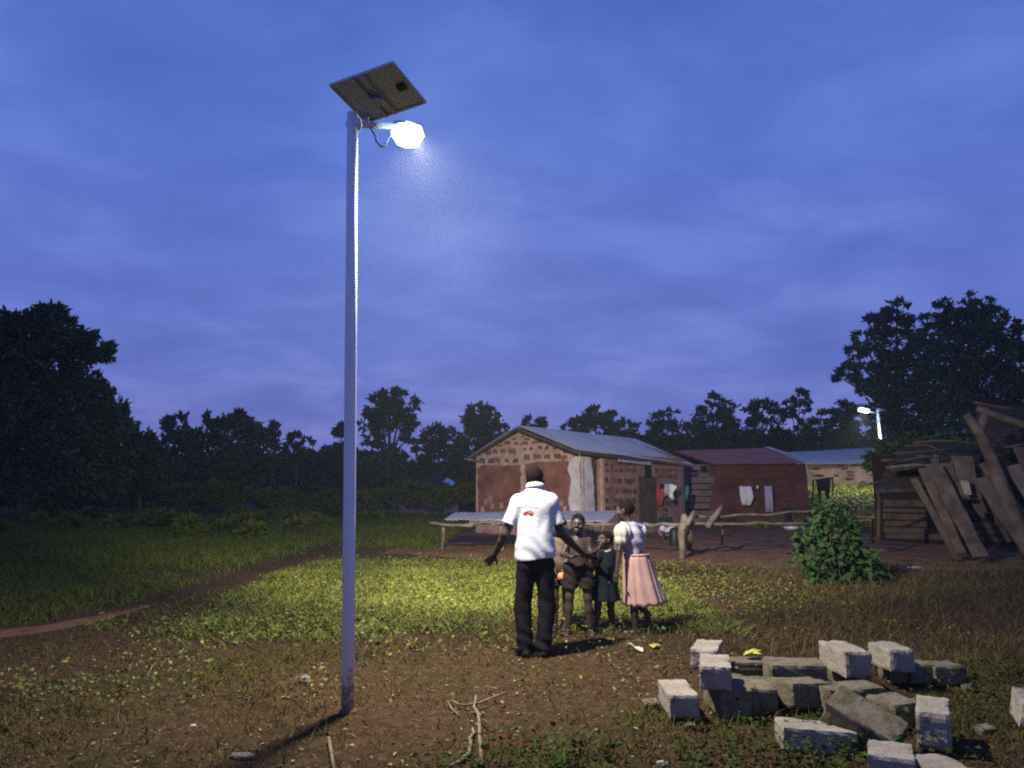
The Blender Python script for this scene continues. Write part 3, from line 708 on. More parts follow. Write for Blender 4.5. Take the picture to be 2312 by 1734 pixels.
# openings
mb = MB(); sw.rect(mb, dr1[0] + .02, .35, dr1[1] - .05, 2.6, -.2, -.16); mb.build('door', M['wood_dark'], house)
dd = MB(); sw.rect(dd, dr2[0] + .01, .35, dr2[1] - .01, 2.03, -.06, .01); door = dd.build('door', M['wood_dark'], house)
for k in range(5):
    u0 = dr2[0] + .02 + (dr2[1] - dr2[0] - .04) * k / 5; u1 = dr2[0] + .02 + (dr2[1] - dr2[0] - .04) * (k + .93) / 5
    mb = MB(); sw.rect(mb, u0, .38, u1, 2.0, .01, .026 + rnd.uniform(0, .006)); o = mb.build('plank', M['wood_dark']); keep(o, door)
mb = MB(); sw.rect(mb, dr1[1] - .03, .2, dr1[1] + .14, 2.66, -.05, .03, .01); mb.build('door_frame', M['mortar'], house)
mb = MB(); sw.pix(mb, [(1456, 1047), (1470, 1048), (1470, 1080), (1456, 1080)], -.03, .012); mb.build('window', M['dark'], house)
# roof
rn = P(1168, 962, 27.4); rf = P(1437, 992, 34.6); en = P(1303, 1015, 25.3); ef = P(1567, 1050, 32.8); ln = P(1057, 1033, 29.9); lf = ln + (rf - rn)
sheet_roof('roof_slope', rn, rf, ef, en, M['zinc'], house, 46)
sheet_roof('roof_slope', rf, rn, ln, lf, M['zinc'], house, 46)
mb = MB(); 
mb.tube([ln + np.array([0, 0, -.1]), rn + np.array([0, 0, -.1])], .055, 6); mb.tube([rn + np.array([0, 0, -.1]), en + np.array([0, 0, -.1])], .055, 6)
mb.build('rafter', M['wood_dark'], house)
mb = MB(); mb.tube([en + np.array([.1, .1, -.09]), ef + np.array([-.1, 0, -.09])], .05, 6); mb.build('purlin', M['wood_dark'], house)
mb = MB(); mb.tube([P(1048, 1036, 29.9), P(1090, 1043, 29.3)], .045, 6); mb.build('purlin', M['wood'], house)
mb = MB(); a = P(1395, 1033, 27.6); b_ = P(1468, 1041, 29.6); mb.prism([a, b_, b_ + np.array([0, 0, -.16]), a + np.array([0, 0, -.14])], (.03, -.03, 0)); mb.build('fascia', M['zinc_old'], house)
# ---- washing on the side wall
def cloth(name, pts, depth, m, label, cat='clothes', folds=.05, group='washing hung around the houses'):
    """hanging cloth traced as a quad strip: list of (left px,py),(right px,py) rows from top to bottom"""
    vs = []; nu = 12; rows_ = len(pts)
    for (l, r_) in pts:
        for i in range(nu + 1):
            tu = i / nu
            p = P(l[0] * (1 - tu) + r_[0] * tu, l[1] * (1 - tu) + r_[1] * tu, depth)
            p[1] += folds * math.sin(tu * 11 + l[1] * .3) * (.4 + .6 * len(vs) / (rows_ * (nu + 1)))
            vs.append(p)
    fs = [(j * (nu + 1) + i, j * (nu + 1) + i + 1, (j + 1) * (nu + 1) + i + 1, (j + 1) * (nu + 1) + i) for j in range(rows_ - 1) for i in range(nu)]
    o = mesh(name, vs, fs, m, None, True)
    s_ = o.modifiers.new('thickness', 'SOLIDIFY'); s_.thickness = .012
    return tag(o, label, cat, group)
cloth('hanging_cloth', [((1483, 1092), (1494, 1094)), ((1482, 1115), (1500, 1116)), ((1484, 1140), (1494, 1142))], 29.9, M['clothr'], 'dark red cloth hanging beside the wooden door of the brick house')
cloth('hanging_cloth', [((1490, 1094), (1500, 1093)), ((1489, 1102), (1499, 1103))], 29.8, M['clothd'], 'small black garment hung above the red cloth')
cloth('hanging_cloth', [((1497, 1093), (1514, 1092)), ((1494, 1108), (1514, 1106)), ((1500, 1120), (1512, 1116))], 30.0, M['clothgrey'], 'grey garment hanging on the brick house wall')
cloth('hanging_cloth', [((1511, 1092), (1527, 1096)), ((1513, 1105), (1528, 1101)), ((1510, 1120), (1520, 1112)), ((1514, 1126), (1522, 1128))], 29.7, M['clothw'], 'white cloth hanging in a point beside the grey garment')
cloth('hanging_cloth', [((1539, 1096), (1555, 1097)), ((1540, 1112), (1554, 1114)), ((1543, 1131), (1549, 1131))], 32.5, M['clothg'], 'green cloth hanging at the corner of the brick house')

# ---- red roofed house
h2 = thing('wooden_house', (9.8, 36.5, 0), 'dark red house with rusty red sheet roof and plank covered left end', 'house')
w2 = Wall((7.2, 36.2), (13.1, 35.2))
mb = MB(); w2.rect(mb, 1.75, -.2, w2.L, 2.72, -.2, 0); mb.build('front_wall', M['redmud'], h2)
mb = MB(); mb.prism([w2.pt(0, -.2, -.25), w2.pt(0, 2.7, -.25), w2.pt(-.2, 3.45, -3), w2.pt(-.2, 2.7, -5.6), w2.pt(-.2, -.2, -5.6)], w2.u * .2); mb.build('end_wall', M['redmud'], h2)
mb = MB(); w2.rect(mb, -.1, -.2, 1.9, 2.7, -.26, -.06); mb.build('back_boarding', M['dark'], h2)
for k in range(9):
    v0 = .15 + k * .29
    mb = MB(); w2.rect(mb, -.15 + rnd.uniform(-.05, .05), v0, 1.85 + rnd.uniform(-.1, .1), v0 + .24 + rnd.uniform(-.04, .03), -.05, .01 + rnd.uniform(-.02, .02), .015); mb.build('plank', M['plank'], h2)
a1 = P(1524, 1019, 38.6); b1 = P(1727, 1013, 38.2); c1 = P(1818, 1046, 34.6); d1 = P(1612, 1048, 35.4)
sheet_roof('roof_slope', a1, b1, c1, d1, M['rust'], h2, 40)
sheet_roof('roof_slope', b1, a1, a1 + np.array([-1.2, 3, -.75]), b1 + np.array([-1.2, 3, -.75]), M['rust'], h2, 30)
mb = MB(); up = np.array([0, 0, .05]); mb.prism([b1 + up, c1 + up, c1 + up + np.array([.22, 0, 0]), b1 + up + np.array([.22, 0, 0])], (0, 0, .05)); mb.build('ridge_board', M['zinc_old'], h2)
mb = MB(); mb.prism([b1 + np.array([.5, .6, 0]), c1 + np.array([-.2, .9, .35]), c1 + np.array([-.06, .9, .35]), b1 + np.array([.65, .6, 0])], (0, 0, .05)); mb.build('ridge_board', M['zinc_old'], h2)
mb = MB(); mb.tube([a1 + np.array([0, 0, -.06]), P(1560, 1032, 37), d1 + np.array([0, 0, -.06])], .05, 6); mb.build('rafter', M['wood_dark'], h2)
mb = MB(); mb.tube([w2.pt(2.2, 2.12, .1), w2.pt(4.2, 2.05, .12), w2.pt(5.8, 2.14, .1)], .035, 6); mb.build('wall_pole', M['wood_dark'], h2)
mb = MB(); w2.pix(mb, [(1582, 1052), (1597, 1052), (1597, 1066), (1582, 1066)], -.03, .05); mb.build('window', M['dark'], h2)
mb = MB(); mb.tube([P(1820, 1043, 34.5), P(1823, 1072, 34.5)], .03, 6); mb.build('downpipe', M['zinc_old'], h2)
cloth('hanging_cloth', [((1669, 1098), (1697, 1098)), ((1671, 1115), (1700, 1114)), ((1673, 1130), (1701, 1124)), ((1676, 1140), (1695, 1141))], 34.9, M['clothw'], 'large pale pink sheet hung out before the dark red house')
cloth('hanging_cloth', [((1726, 1097), (1743, 1097)), ((1727, 1125), (1745, 1124)), ((1728, 1156), (1746, 1156))], 34.7, M['clothl'], 'long patterned lilac cloth hanging right of the pale sheet')
cloth('hanging_cloth', [((1707, 1097), (1713, 1097)), ((1708, 1103), (1712, 1104))], 34.8, M['clothw'], 'tiny white rag between the pale sheet and lilac cloth', folds=.02)
mb = MB(); mb.tube([P(1640, 1098, 34.95), P(1700, 1097, 34.9), P(1780, 1095, 34.6)], .008, 5)
tag(mb.build('washing_line', M['black']), 'thin washing line stretched before the dark red house', 'washing line')

# ---- third building, up the slope, lit by the far lamp
z3 = 1.62
h3 = thing('clay_house', (17.5, 51, z3), 'pale tan clay house with grey sheet roof near the far lamp', 'house')
w3 = Wall(P(1800, 1100, 49.5)[:2], P(1990, 1100, 48)[:2])
mb = MB(); w3.rect(mb, 0, z3 - .5, w3.L, 3.35, -.2, 0); mb.build('front_wall', M['tan'], h3)
for k in range(26):
    mb = MB(); u = rnd.uniform(.2, w3.L - .4); v = z3 + .15 + .21 * rnd.randrange(0, 7); w3.rect(mb, u, v, u + rnd.uniform(.25, .42), v + .16, -.02, .02, .015); mb.build('brick', M['mud'], h3)
a1 = P(1760, 1023, 53); b1 = P(2000, 1010, 52); c1 = P(2010, 1046, 47.6); d1 = P(1815, 1048, 48.6)
sheet_roof('roof_slope', a1, b1, c1, d1, M['zinc'], h3, 40)
mb = MB(); w3.rect(mb, 3.0, z3 - .35, w3.L, z3 + .14, 0, .5); mb.build('plinth', M['concrete'], h3)
mb = MB(); w3.pix(mb, [(1812, 1068), (1820, 1068), (1820, 1086), (1812, 1084)], -.01, .04); mb.build('plaster_patch', M['grey_plaster'], h3)
cloth('hanging_trousers', [((1841, 1084), (1873, 1078)), ((1844, 1098), (1875, 1094)), ((1846, 1110), (1873, 1108))], 30, M['clothd'], 'dark trousers hanging upside above the leafy bush', 'trousers')
def leg_cloth(l, r_, parent):
    o = cloth('trouser_leg', [((l, 1108), (r_, 1108)), ((l + 1, 1118), (r_ - 1, 1118)), ((l + 2, 1129), (r_ - 1, 1128))], 30, M['clothd'], None, None, group=None)
    if 'group' in o: del o['group']
    o.parent = parent
tr = [o for o in COL.objects if o.name.startswith('hanging_trousers')][0]
leg_cloth(1846, 1854, tr); leg_cloth(1863, 1873, tr)
mb = MB(); mb.tube([P(1836, 1084, 30.05), P(1880, 1077, 30.05)], .012, 5); mb.tube([P(1836, 1084, 30.05), PZ(1836, 1178, 0)], .03, 6) ; mb.tube([P(1880, 1077, 30.05), P(1880, 1160, 30.05)], .03, 6)
tag(mb.build('clothes_rail', M['wood_dark']), 'thin rail holding the dark trousers behind the bush', 'clothes rail')

# ---- hut far left behind the field
h4 = thing('far_hut', (-3.6, 50, 0), 'low dark hut with sagging roof at the field edge', 'hut')
w4 = Wall(P(885, 1100, 50)[:2], P(1035, 1100, 50)[:2])
mb = MB(); w4.rect(mb, 0, -.2, w4.L, 1.75, -.2, 0); mb.build('front_wall', M['plank'], h4)
sheet_roof('roof_slope', P(905, 1078, 52.5), P(1020, 1080, 52.5), P(1040, 1097, 49.5), P(878, 1098, 49.5), M['thatch'], h4, 16)
for q in ((915, 935), (985, 1003)):
    mb = MB(); w4.pix(mb, [(q[0], 1101), (q[1], 1101), (q[1], 1114), (q[0], 1114)], -.03, .03); mb.build('window', M['dark'], h4)
vs = [P(1001, 1086, 49.2), P(1010, 1078, 49.6), P(1022, 1086, 49.3), P(1036, 1093, 49.0), P(1024, 1096, 48.9), P(1012, 1093, 48.9)]
mb = MB(); mb.prism(vs, (0, .05, -.05)); tag(mb.build('tarpaulin', M['tarp'], None), 'small bright blue tarpaulin thrown over the far hut roof', 'tarpaulin')

# ------------------------------------------------------------------ sheet rack and rails
def wob(a, b_, n=7, amp=.02):
    a = np.array(a, float); b_ = np.array(b_, float)
    return [a + (b_ - a) * i / (n - 1) + (rng.normal(0, amp, 3) if 0 < i < n - 1 else 0) for i in range(n)]
rack = thing('drying_rack', (.3, 21, 0), 'low rack of crooked poles carrying old grey metal sheets', 'rack')
rz_ = .66
tl = P(1028, 1158, 23.2); tr_ = P(1400, 1156, 23.2); bl = P(1003, 1172, 20.6); br = P(1372, 1180, 20.2)
for k in range(3):
    f0, f1 = k / 3, (k + 1.06) / 3
    q = [tl + (tr_ - tl) * f0, tl + (tr_ - tl) * min(f1, 1), bl + (br - bl) * min(f1, 1), bl + (br - bl) * f0]
    q = [p_ + np.array([0, 0, .012 * k + rnd.uniform(-.01, .01)]) for p_ in q]
    sheet_roof('metal_sheet', q[0], q[1], q[2], q[3], M['zinc_old'], rack, 12, .012, .008)
for p0, p1, r0, r1 in (((970, 1181), (1068, 1187), .04, .035), ((1030, 1187), (1120, 1178), .035, .03), ((1060, 1178), (1420, 1183), .035, .03), ((1250, 1196), (1370, 1180), .04, .03), ((1080, 1178), (1120, 1184), .03, .03)):
    mb = MB(); mb.tube(wob(P(*p0, 20.4), P(*p1, 20.0)), [r0 + (r1 - r0) * i / 6 for i in range(7)], 7); mb.build('pole', M['wood'], rack, True)
for (px, py, tx, ty) in ((999, 1241, 1001, 1190), (1135, 1245, 1130, 1183), (1235, 1245, 1236, 1185), (1390, 1245, 1388, 1185)):
    b0 = gp(px, py); mb = MB(); top = P(tx, ty, 20.5 if px > 1000 else 20.4); mb.tube(wob(b0 + np.array([0, 0, -.1]), top, 5, .012), [.05, .047, .045, .045, .04], 7); mb.build('leg', M['wood'], rack, True)

rail = thing('rail_fence', gp(1543, 1262), 'rough rail fence with thick forked post and two long poles', 'fence')
b0 = gp(1540, 1262); Yp = b0[1]
mb = MB(); mb.tube([b0 + np.array([0, 0, -.1]), P(1540, 1235, Yp), P(1538, 1205, Yp), P(1543, 1185, Yp), P(1545, 1175, Yp)], [.07, .066, .09, .095, .08], 10); 
mb.tube([P(1545, 1180, Yp), P(1546, 1170, Yp), P(1543, 1160, Yp)], [.10, .09, .05], 8); mb.tube([P(1548, 1198, Yp - .1), P(1553, 1185, Yp - .1), P(1559, 1170, Yp - .05), P(1567, 1154, Yp)], [.05, .06, .055, .04], 8)
mb.build('post', M['wood'], rail, True)
mb = MB(); mb.tube([P(1558, 1198, Yp + .2), P(1557, 1215, Yp + .2), gp(1556, 1240)], [.07, .09, .06], 8); mb.build('post', M['wood_dark'], rail, True)
mb = MB(); mb.tube(wob(P(1400, 1184, Yp + 1.2), P(1535, 1185, Yp + .15), 8, .014), .04, 7); mb.build('rail', M['wood'], rail, True)
mb = MB(); mb.tube(wob(P(1548, 1182, Yp + .15), P(1836, 1182, Yp + 1.5), 10, .014), .034, 7); mb.build('rail', M['wood'], rail, True)
mb = MB(); mb.tube(wob(P(1568, 1165, Yp + .4), P(1600, 1168, Yp + .5), 4, .005), .034, 7); mb.tube(wob(P(1600, 1168, Yp + .5), P(1872, 1152, Yp + 2.0), 10, .016), .03, 7); mb.build('rail', M['wood'], rail, True)
mb = MB(); mb.tube(wob(P(1597, 1190, Yp + .2), P(1630, 1143, Yp + .7), 5, .01), [.06, .065, .065, .06, .06], 8); mb.build('brace', M['plank'], rail, True)
mb = MB(); mb.tube([gp(1630, 1230), P(1631, 1200, Yp + .8), P(1628, 1182, Yp + .8), P(1622, 1162, Yp + .8)], [.025, .025, .022, .02], 6); mb.build('post', M['wood'], rail, True)
mb = MB(); mb.tube(wob(P(1930, 1166, 19.6), P(1975, 1168, 19.6), 5, .01), .028, 6); mb.tube([P(1935, 1167, 19.6), PZ(1936, 1225, 0)], .03, 6); mb.tube([P(1970, 1168, 19.6), PZ(1970, 1225, 0)], .03, 6); mb.tube(wob(P(1938, 1175, 19.7), P(1968, 1175, 19.7), 4, .01), .02, 6)
tag(mb.build('short_rail', M['wood']), 'short pole rail standing between the bush and the shack', 'rail')
# dark container at the post
c0 = gp(1523, 1233); mb = MB(); hw = 11 * c0[1] / F
mb.tube([c0, c0 + np.array([0, 0, .05]), c0 + np.array([0, 0, .40]), c0 + np.array([0, 0, .46]), c0 + np.array([0, 0, .5])], [hw * .92, hw, hw, hw * .8, hw * .35], 14)
tag(mb.build('jerrycan', M['black'], None, True, .004), 'dark container standing left of the forked post', 'container')
# basin + pots behind the rail
def lathe(mb, c, prof, n=18): return mb.tube([np.array(c) + np.array([0, 0, z]) for r, z in prof], [r for r, z in prof], n)
b0 = gp(1782, 1222); tbl = thing('low_bench', b0, 'low dark wooden bench half hidden by the leafy bush', 'bench')
mb = MB(); mb.box(b0 + np.array([.45, 0, .27]), (1.15, .4, .05), jit=.01); mb.build('seat', M['wood_dark'], tbl)
for q in (-.05, .9):
    for s in (-.14, .14):
        mb = MB(); mb.box(b0 + np.array([q, s, .12]), (.06, .06, .26)); mb.build('leg', M['wood_dark'], tbl)
mb = MB(); lathe(mb, b0 + np.array([.08, -.02, .297]), [(.13, 0), (.2, .05), (.26, .12), (.265, .125), (.25, .12), (.17, .03)], 20); tag(mb.build('basin', M['alu'], None, True), 'shiny metal basin on the low dark bench', 'basin')
mb = MB(); lathe(mb, b0 + np.array([.15, -.38, 0]), [(.10, 0), (.17, .06), (.19, .15), (.15, .22), (.16, .235), (.14, .22)], 18); tag(mb.build('cooking_pot', M['black'], None, True), 'round black cooking pot on the ground under the bench', 'pot')
mb = MB(); lathe(mb, b0 + np.array([.72, 0, .297]), [(.10, 0), (.16, .05), (.19, .10), (.18, .1)], 18); tag(mb.build('bowl', M['clothgrey'], None, True), 'small grey bowl on the bench beside the bush', 'bowl')

# ------------------------------------------------------------------ plank shack on the right
shack = thing('plank_shack', (10.5, 19, 0), 'tumbledown dark shack with wide leaning grey planks', 'shack')
def board(p0, p1, Y0, Y1, wpx, m='shackwood', name='plank', th=.05, taper=1.0):
    a = P(*p0, Y0); b_ = P(*p1, Y1); w0 = wpx * Y0 / F / 2; w1 = wpx * taper * Y1 / F / 2
    d = b_ - a; s = np.cross(d, [0, 1, 0]); s /= np.linalg.norm(s); nn = np.cross(s, d); nn /= np.linalg.norm(nn)
    mb = MB(); K = 5; vs = []
    for i in range(K + 1):
        t_ = i / K; c = a + d * t_; ww = w0 + (w1 - w0) * t_
        e1 = rnd.uniform(-.12, .12) * ww; e2 = rnd.uniform(-.12, .12) * ww
        vs += [c - s * (ww + e1) - nn * th / 2, c + s * (ww + e2) - nn * th / 2, c + s * (ww + e2) + nn * th / 2, c - s * (ww + e1) + nn * th / 2]
    fs = []
    for i in range(K):
        o_ = i * 4
        for q in range(4): fs.append((o_ + q, o_ + (q + 1) % 4, o_ + 4 + (q + 1) % 4, o_ + 4 + q))
    fs += [(3, 2, 1, 0), tuple(K * 4 + q for q in range(4))]
    mb.add(vs, fs)
    return mb.build(name, M[m], shack, False, .006)
# back wall of stacked dark boards
wS = Wall(PZ(1985, 1222, 0)[:2], PZ(2400, 1235, 0)[:2])
mb = MB(); wS.rect(mb, -.1, -.1, wS.L, 2.6, -.6, -.2); mb.build('back_wall', M['dark'], shack)
for k in range(12):
    v0 = .08 + k * .2
    mb = MB(); wS.rect(mb, (.0 if k < 6 else 1.1) + rnd.uniform(0, .35), v0, rnd.choice((wS.L, wS.L * .62, wS.L * .45)), v0 + .15 + rnd.uniform(-.06, .03), -.2, -.15 + rnd.uniform(-.06, .03), .03); mb.build('board', M['wood_dark'], shack)
board((2062, 1080), (2165, 1265), 18.2, 17.2, 14)
board((2083, 1058), (2172, 1250), 18.0, 17.0, 20)
board((2108, 1050), (2215, 1258), 17.8, 16.6, 34)
board((2137, 1046), (2196, 1235), 18.1, 17.3, 24)
board((2122, 1050), (2185, 1250), 18.4, 17.6, 18, 'wood_dark')
board((2170, 1030), (2196, 1128), 18.0, 17.6, 44, 'shackwood')
board((2176, 1085), (2187, 1118), 17.4, 17.3, 15, 'concrete')
board((2212, 1080), (2330, 1245), 17.2, 16.2, 36)
board((2222, 1045), (2350, 1225), 17.4, 16.4, 24)
board((2250, 1030), (2345, 1160), 17.7, 17.0, 36, 'wood_dark')
board((2290, 1050), (2380, 1200), 17.2, 16.6, 40, 'plank')
board((2300, 1010), (2330, 1080), 17.0, 16.6, 26)
def beam(pts, rs, m='shackwood', name='beam'):
    mb = MB(); mb.tube([P(*q[:2], q[2]) for q in pts], rs, 8); return mb.build(name, M[m], shack, True)
beam([(2182, 935, 17.2), (2212, 980, 17.1), (2238, 1035, 17.0), (2262, 1100, 16.8), (2300, 1190, 16.6), (2330, 1262, 16.4)], [.09, .11, .13, .15, .16, .17])
beam([(2212, 975, 17.1), (2222, 945, 17.2), (2226, 925, 17.3)], [.10, .09, .10])
beam([(2206, 922, 17.3), (2270, 945, 17.0), (2340, 970, 16.8)], [.07, .08, .08], 'shackwood', 'rafter')
beam([(2198, 908, 17.6), (2260, 920, 17.4), (2340, 934, 17.2)], [.03, .03, .03], 'wood_dark', 'rafter')
beam([(2000, 1056, 18.6), (2060, 1050, 18.5), (2160, 1052, 18.3)], [.035, .04, .04], 'shackwood', 'purlin')
beam([(2062, 1000, 19), (2110, 995, 19), (2160, 996, 18.8), (2215, 1004, 18.6)], [.025, .03, .03, .03], 'wood_dark', 'purlin')
beam([(1990, 1040, 19), (2045, 1036, 19)], [.03, .03], 'wood_dark', 'purlin')
beam([(1935, 1101, 19.2), (1985, 1087, 19.2)], [.025, .03], 'shackwood', 'purlin')
beam([(2270, 1010, 17.4), (2330, 1000, 17.2)], [.025, .03], 'shackwood', 'purlin')
beam([(1984, 1112, 19.3), (1984, 1228, 19.2)], [.045, .05], 'wood_dark', 'post')
for k in range(16):
    px = rnd.uniform(2050, 2300); py = rnd.uniform(1015, 1070); ln_ = rnd.uniform(90, 200); sl_ = rnd.uniform(.25, .75)
    board((px, py), (px + ln_ * sl_, py + ln_), 18.3 + rnd.uniform(-.2, .5), 17.7 + rnd.uniform(-.3, .3), rnd.uniform(7, 15), rnd.choice(('shackwood', 'wood_dark', 'wood_dark')), 'plank', .03, rnd.uniform(.6, 1.1))
for k in range(6):
    px = rnd.uniform(2010, 2240); py = rnd.uniform(985, 1055)
    beam([(px, py, 18.9), (px + rnd.uniform(40, 90), py + rnd.uniform(-12, 10), 18.7), (px + rnd.uniform(95, 140), py + rnd.uniform(-15, 22), 18.5)], [.018, .022, .018], 'wood_dark', 'pole')
# sagging thatch roof strips
def slab(pts, Ys, th, m, name):
    mb = MB(); mb.prism([P(*q, y_) for q, y_ in zip(pts, Ys)], (0, 0, -th)); return mb.build(name, M[m], shack)
slab([(1975, 1106), (2080, 1103), (2150, 1050), (2010, 1040)], [18.9, 18.6, 20.2, 20.6], .07, 'thatch', 'roof_thatch')
slab([(2010, 1058), (2200, 1056), (2230, 1002), (2050, 1000)], [19.2, 18.6, 21, 21], .07, 'thatch', 'roof_thatch')
slab([(2200, 1002), (2400, 1010), (2400, 925), (2205, 910)], [19.6, 19, 21, 21], .06, 'thatch', 'roof_thatch')

# ------------------------------------------------------------------ bush
bb0 = gp(1893, 1318)
bush = thing('bush', bb0, 'broad leafy green bush standing between rail fence and shack', 'bush')
bush_blobs = [(1862, 1150, 18), (1868, 1178, 34), (1905, 1195, 32), (1838, 1205, 30), (1880, 1225, 46), (1935, 1235, 36), (1835, 1255, 34), (1895, 1270, 50), (1955, 1275, 38), (1850, 1290, 34), (1910, 1305, 36), (1975, 1300, 24)]
lv = []
mbb = MB()
for (px, py, r) in bush_blobs:
    Yb = bb0[1]; c = P(px, py, Yb + rnd.uniform(-.12, .12)); R = r * Yb / F
    k_ = int(46 * (r / 36) ** 1.6)
    for i in range(k_):
        u = np.array(unit(rng.normal(size=(1, 3)))[0]); q = c + u * R * rnd.uniform(.55, 1.02)
        if q[2] < .03: continue
        lv.append((q, u))
    mbb.tube([bb0 + np.array([rnd.uniform(-.05, .05), 0, 0]), (bb0 + c) / 2 + np.array([0, 0, .08]), c], [.022, .015, .006], 5)
keep(mbb.build('stem', M['bark'], None, True), bush)
lm = bpy.data.meshes.new('leaf')
lvv = [(0, 0, 0), (.25, .28, .06), (.24, .68, .02), (0, 1, -.16), (-.24, .68, .02), (-.25, .28, .06), (0, .5, -.05)]
lm.from_pydata(lvv, [], [(0, 1, 6), (1, 2, 6), (2, 3, 6), (3, 4, 6), (4, 5, 6), (5, 0, 6)]); lm.materials.append(M['bush']); lm.update()
rnd.shuffle(lv)
lv.sort(key=lambda q: q[0][1])
front, rest = lv[:280], lv[280:]
nl = bb0
for q, u in front:
    d = Vector(u * .7 + np.array([rnd.gauss(0, .7), rnd.gauss(0, .7), rnd.gauss(-.35, .6)])).normalized()
    nrm = Vector(u + np.array([rnd.gauss(0, .4), rnd.gauss(0, .4), .9])).normalized()
    x_ = d.cross(nrm).normalized(); z_ = x_.cross(d).normalized(); s = rnd.uniform(.08, .16)
    o = bpy.data.objects.new('leaf', lm)
    Mx = Matrix((x_, d, z_)).transposed().to_4x4() @ Matrix.Scale(s, 4)
    Mx.translation = Vector(q) - Vector(bb0)
    o.matrix_basis = Mx
    link(o, bush)
rp = np.array([q for q, u in rest]); ru = np.array([u for q, u in rest]); n = len(rp)
rp = np.concatenate([rp + rng.normal(0, .02 * (1 + 2 * (q > 0)), rp.shape) for q in range(5)]); ru = np.concatenate([ru] * 5); kq = rp[:, 2] > .02; rp, ru = rp[kq], ru[kq]; n = len(rp)
o = leaves('foliage', rp, unit(ru + rng.normal(0, .6, (n, 3))), rng.uniform(.09, .17, n), rng.uniform(.06, .11, n), M['bush'])
o['kind'] = 'stuff'; keep(o, bush)

# ------------------------------------------------------------------ concrete blocks
def block_mesh(l, w_, h_, sd):
    r_ = random.Random(sd)
    xs_ = np.linspace(-.5, .5, 6); 
    import bmesh
    bm = bmesh.new(); bmesh.ops.create_cube(bm, size=1)
    bmesh.ops.subdivide_edges(bm, edges=bm.edges[:], cuts=7, use_grid_fill=True)
    from mathutils import noise as mn
    for v in bm.verts:
        c = v.co.copy()
        edge = sum(abs(abs(q) - .5) < 1e-4 for q in c)
        v.co = Vector((c.x * w_, c.y * l, c.z * h_))
        j = .0018 if edge == 1 else .003
        q_ = v.co * 13 + Vector((sd * 3.7, sd * 1.3, 0))
        nn_ = mn.noise(q_); n2_ = mn.noise(v.co * 28 + Vector((sd, 0, 0)))
        v.co += Vector((r_.uniform(-j, j), r_.uniform(-j, j), r_.uniform(-j, j)))
        inw = Vector((c.x * w_, c.y * l, c.z * h_)).normalized()
        if edge >= 2: v.co -= inw * (.005 + .016 * max(0, nn_ + .15) * (edge - 1) + .004 * n2_)
        else: v.co -= inw * (.004 * nn_ + .002 * n2_)
    me = bpy.data.meshes.new('concrete_block'); bm.to_mesh(me); bm.free()
    me.polygons.foreach_set('use_smooth', np.zeros(len(me.polygons), dtype=bool))
    return me
BL = [  # px, py of the top face centre, height of the top, (length, width, height), yaw deg, pitch/roll deg, material, label
    (1595, 1455, .33, (.44, .20, .15), -20, (0, 0), 'concrete', 'pale block lying directly behind the brightest stacked block'),
    (1614, 1490, .35, (.45, .205, .15), -13, (0, 0), 'concrete', 'brightest pale block on top of the left stack, dark front'),
    (1530, 1551, .17, (.45, .20, .15), 0, (0, 0), 'concrete', 'leftmost block of the heap, lying flat on the soil'),
    (1640, 1542, .19, (.44, .21, .19), 3, (0, 0), 'concrete_old', 'shaded lower block carrying the brightest pale block'),
    (1668, 1536, .185, (.44, .15, .18), 0, (0, 0), 'concrete_old', 'narrow dull block right against the shaded left stack'),
    (1708, 1540, .17, (.42, .20, .16), -6, (0, 0), 'concrete_old', 'low mossy block two places right of the left stack'),
    (1700, 1488, .17, (.22, .44, .16), 4, (0, 0), 'concrete_old', 'dull block with a yellow leaf lying on it'),
    (1793, 1492, .22, (.26, .42, .20), -3, (2, 0), 'concrete_old', 'brownish block in the middle, long side to the viewer'),
    (1808, 1535, .18, (.30, .36, .17), 18, (-4, 3), 'concrete_old', 'dark worn block in front of the brownish middle block'),
    (1906, 1458, .33, (.46, .205, .19), 3, (0, 0), 'concrete', 'pale block with lit left side, highest in the back row'),
    (1908, 1498, .15, (.40, .22, .15), 3, (0, 0), 'concrete_old', 'block beneath the highest pale block of the back row'),
    (2010, 1456, .31, (.36, .20, .17), 2, (0, 0), 'concrete', 'pale block with rounded top right of the highest one'),
    (2018, 1493, .15, (.22, .18, .15), 0, (0, 0), 'concrete_old', 'dim back row block under the rounded pale block'),
    (2068, 1494, .155, (.22, .19, .155), -2, (0, 0), 'concrete_old', 'dim back row block with thin lit top edge, right of the rounded one'),
    (2128, 1497, .15, (.22, .26, .15), 4, (0, 0), 'concrete_old', 'last dull block of the back row, grass at its right end'),
    (1915, 1546, .17, (.24, .44, .16), 12, (0, 0), 'concrete_old', 'tan block lying crosswise in front of the highest pale block'),
    (1950, 1600, .22, (.42, .22, .15), 40, (24, -20), 'concrete_old', 'tilted block leaning in the middle of the heap'),
    (2020, 1576, .16, (.28, .24, .15), 16, (0, 0), 'concrete_old', 'small tan block between the tilted and the upright block'),
    (2105, 1589, .23, (.44, .18, .21), -28, (0, 0), 'concrete', 'pinkish block standing tall at the right of the heap'),
    (1840, 1636, .12, (.23, .43, .14), -6, (0, 3), 'concrete', 'long flat block sunk into the green plants'),
    (2010, 1690, .17, (.30, .22, .16), -24, (0, 0), 'concrete', 'square pale block near the bottom, right of the plants'),
    (2128, 1724, .15, (.34, .22, .15), 10, (0, 0), 'concrete', 'pinkish block cut by the bottom edge of the view'),
    (2330, 1572, .20, (.30, .20, .17), -20, (6, 10), 'sackc', 'whitish block at the right edge beside the dark plants'),
]
M['sackc'] = M['concrete']
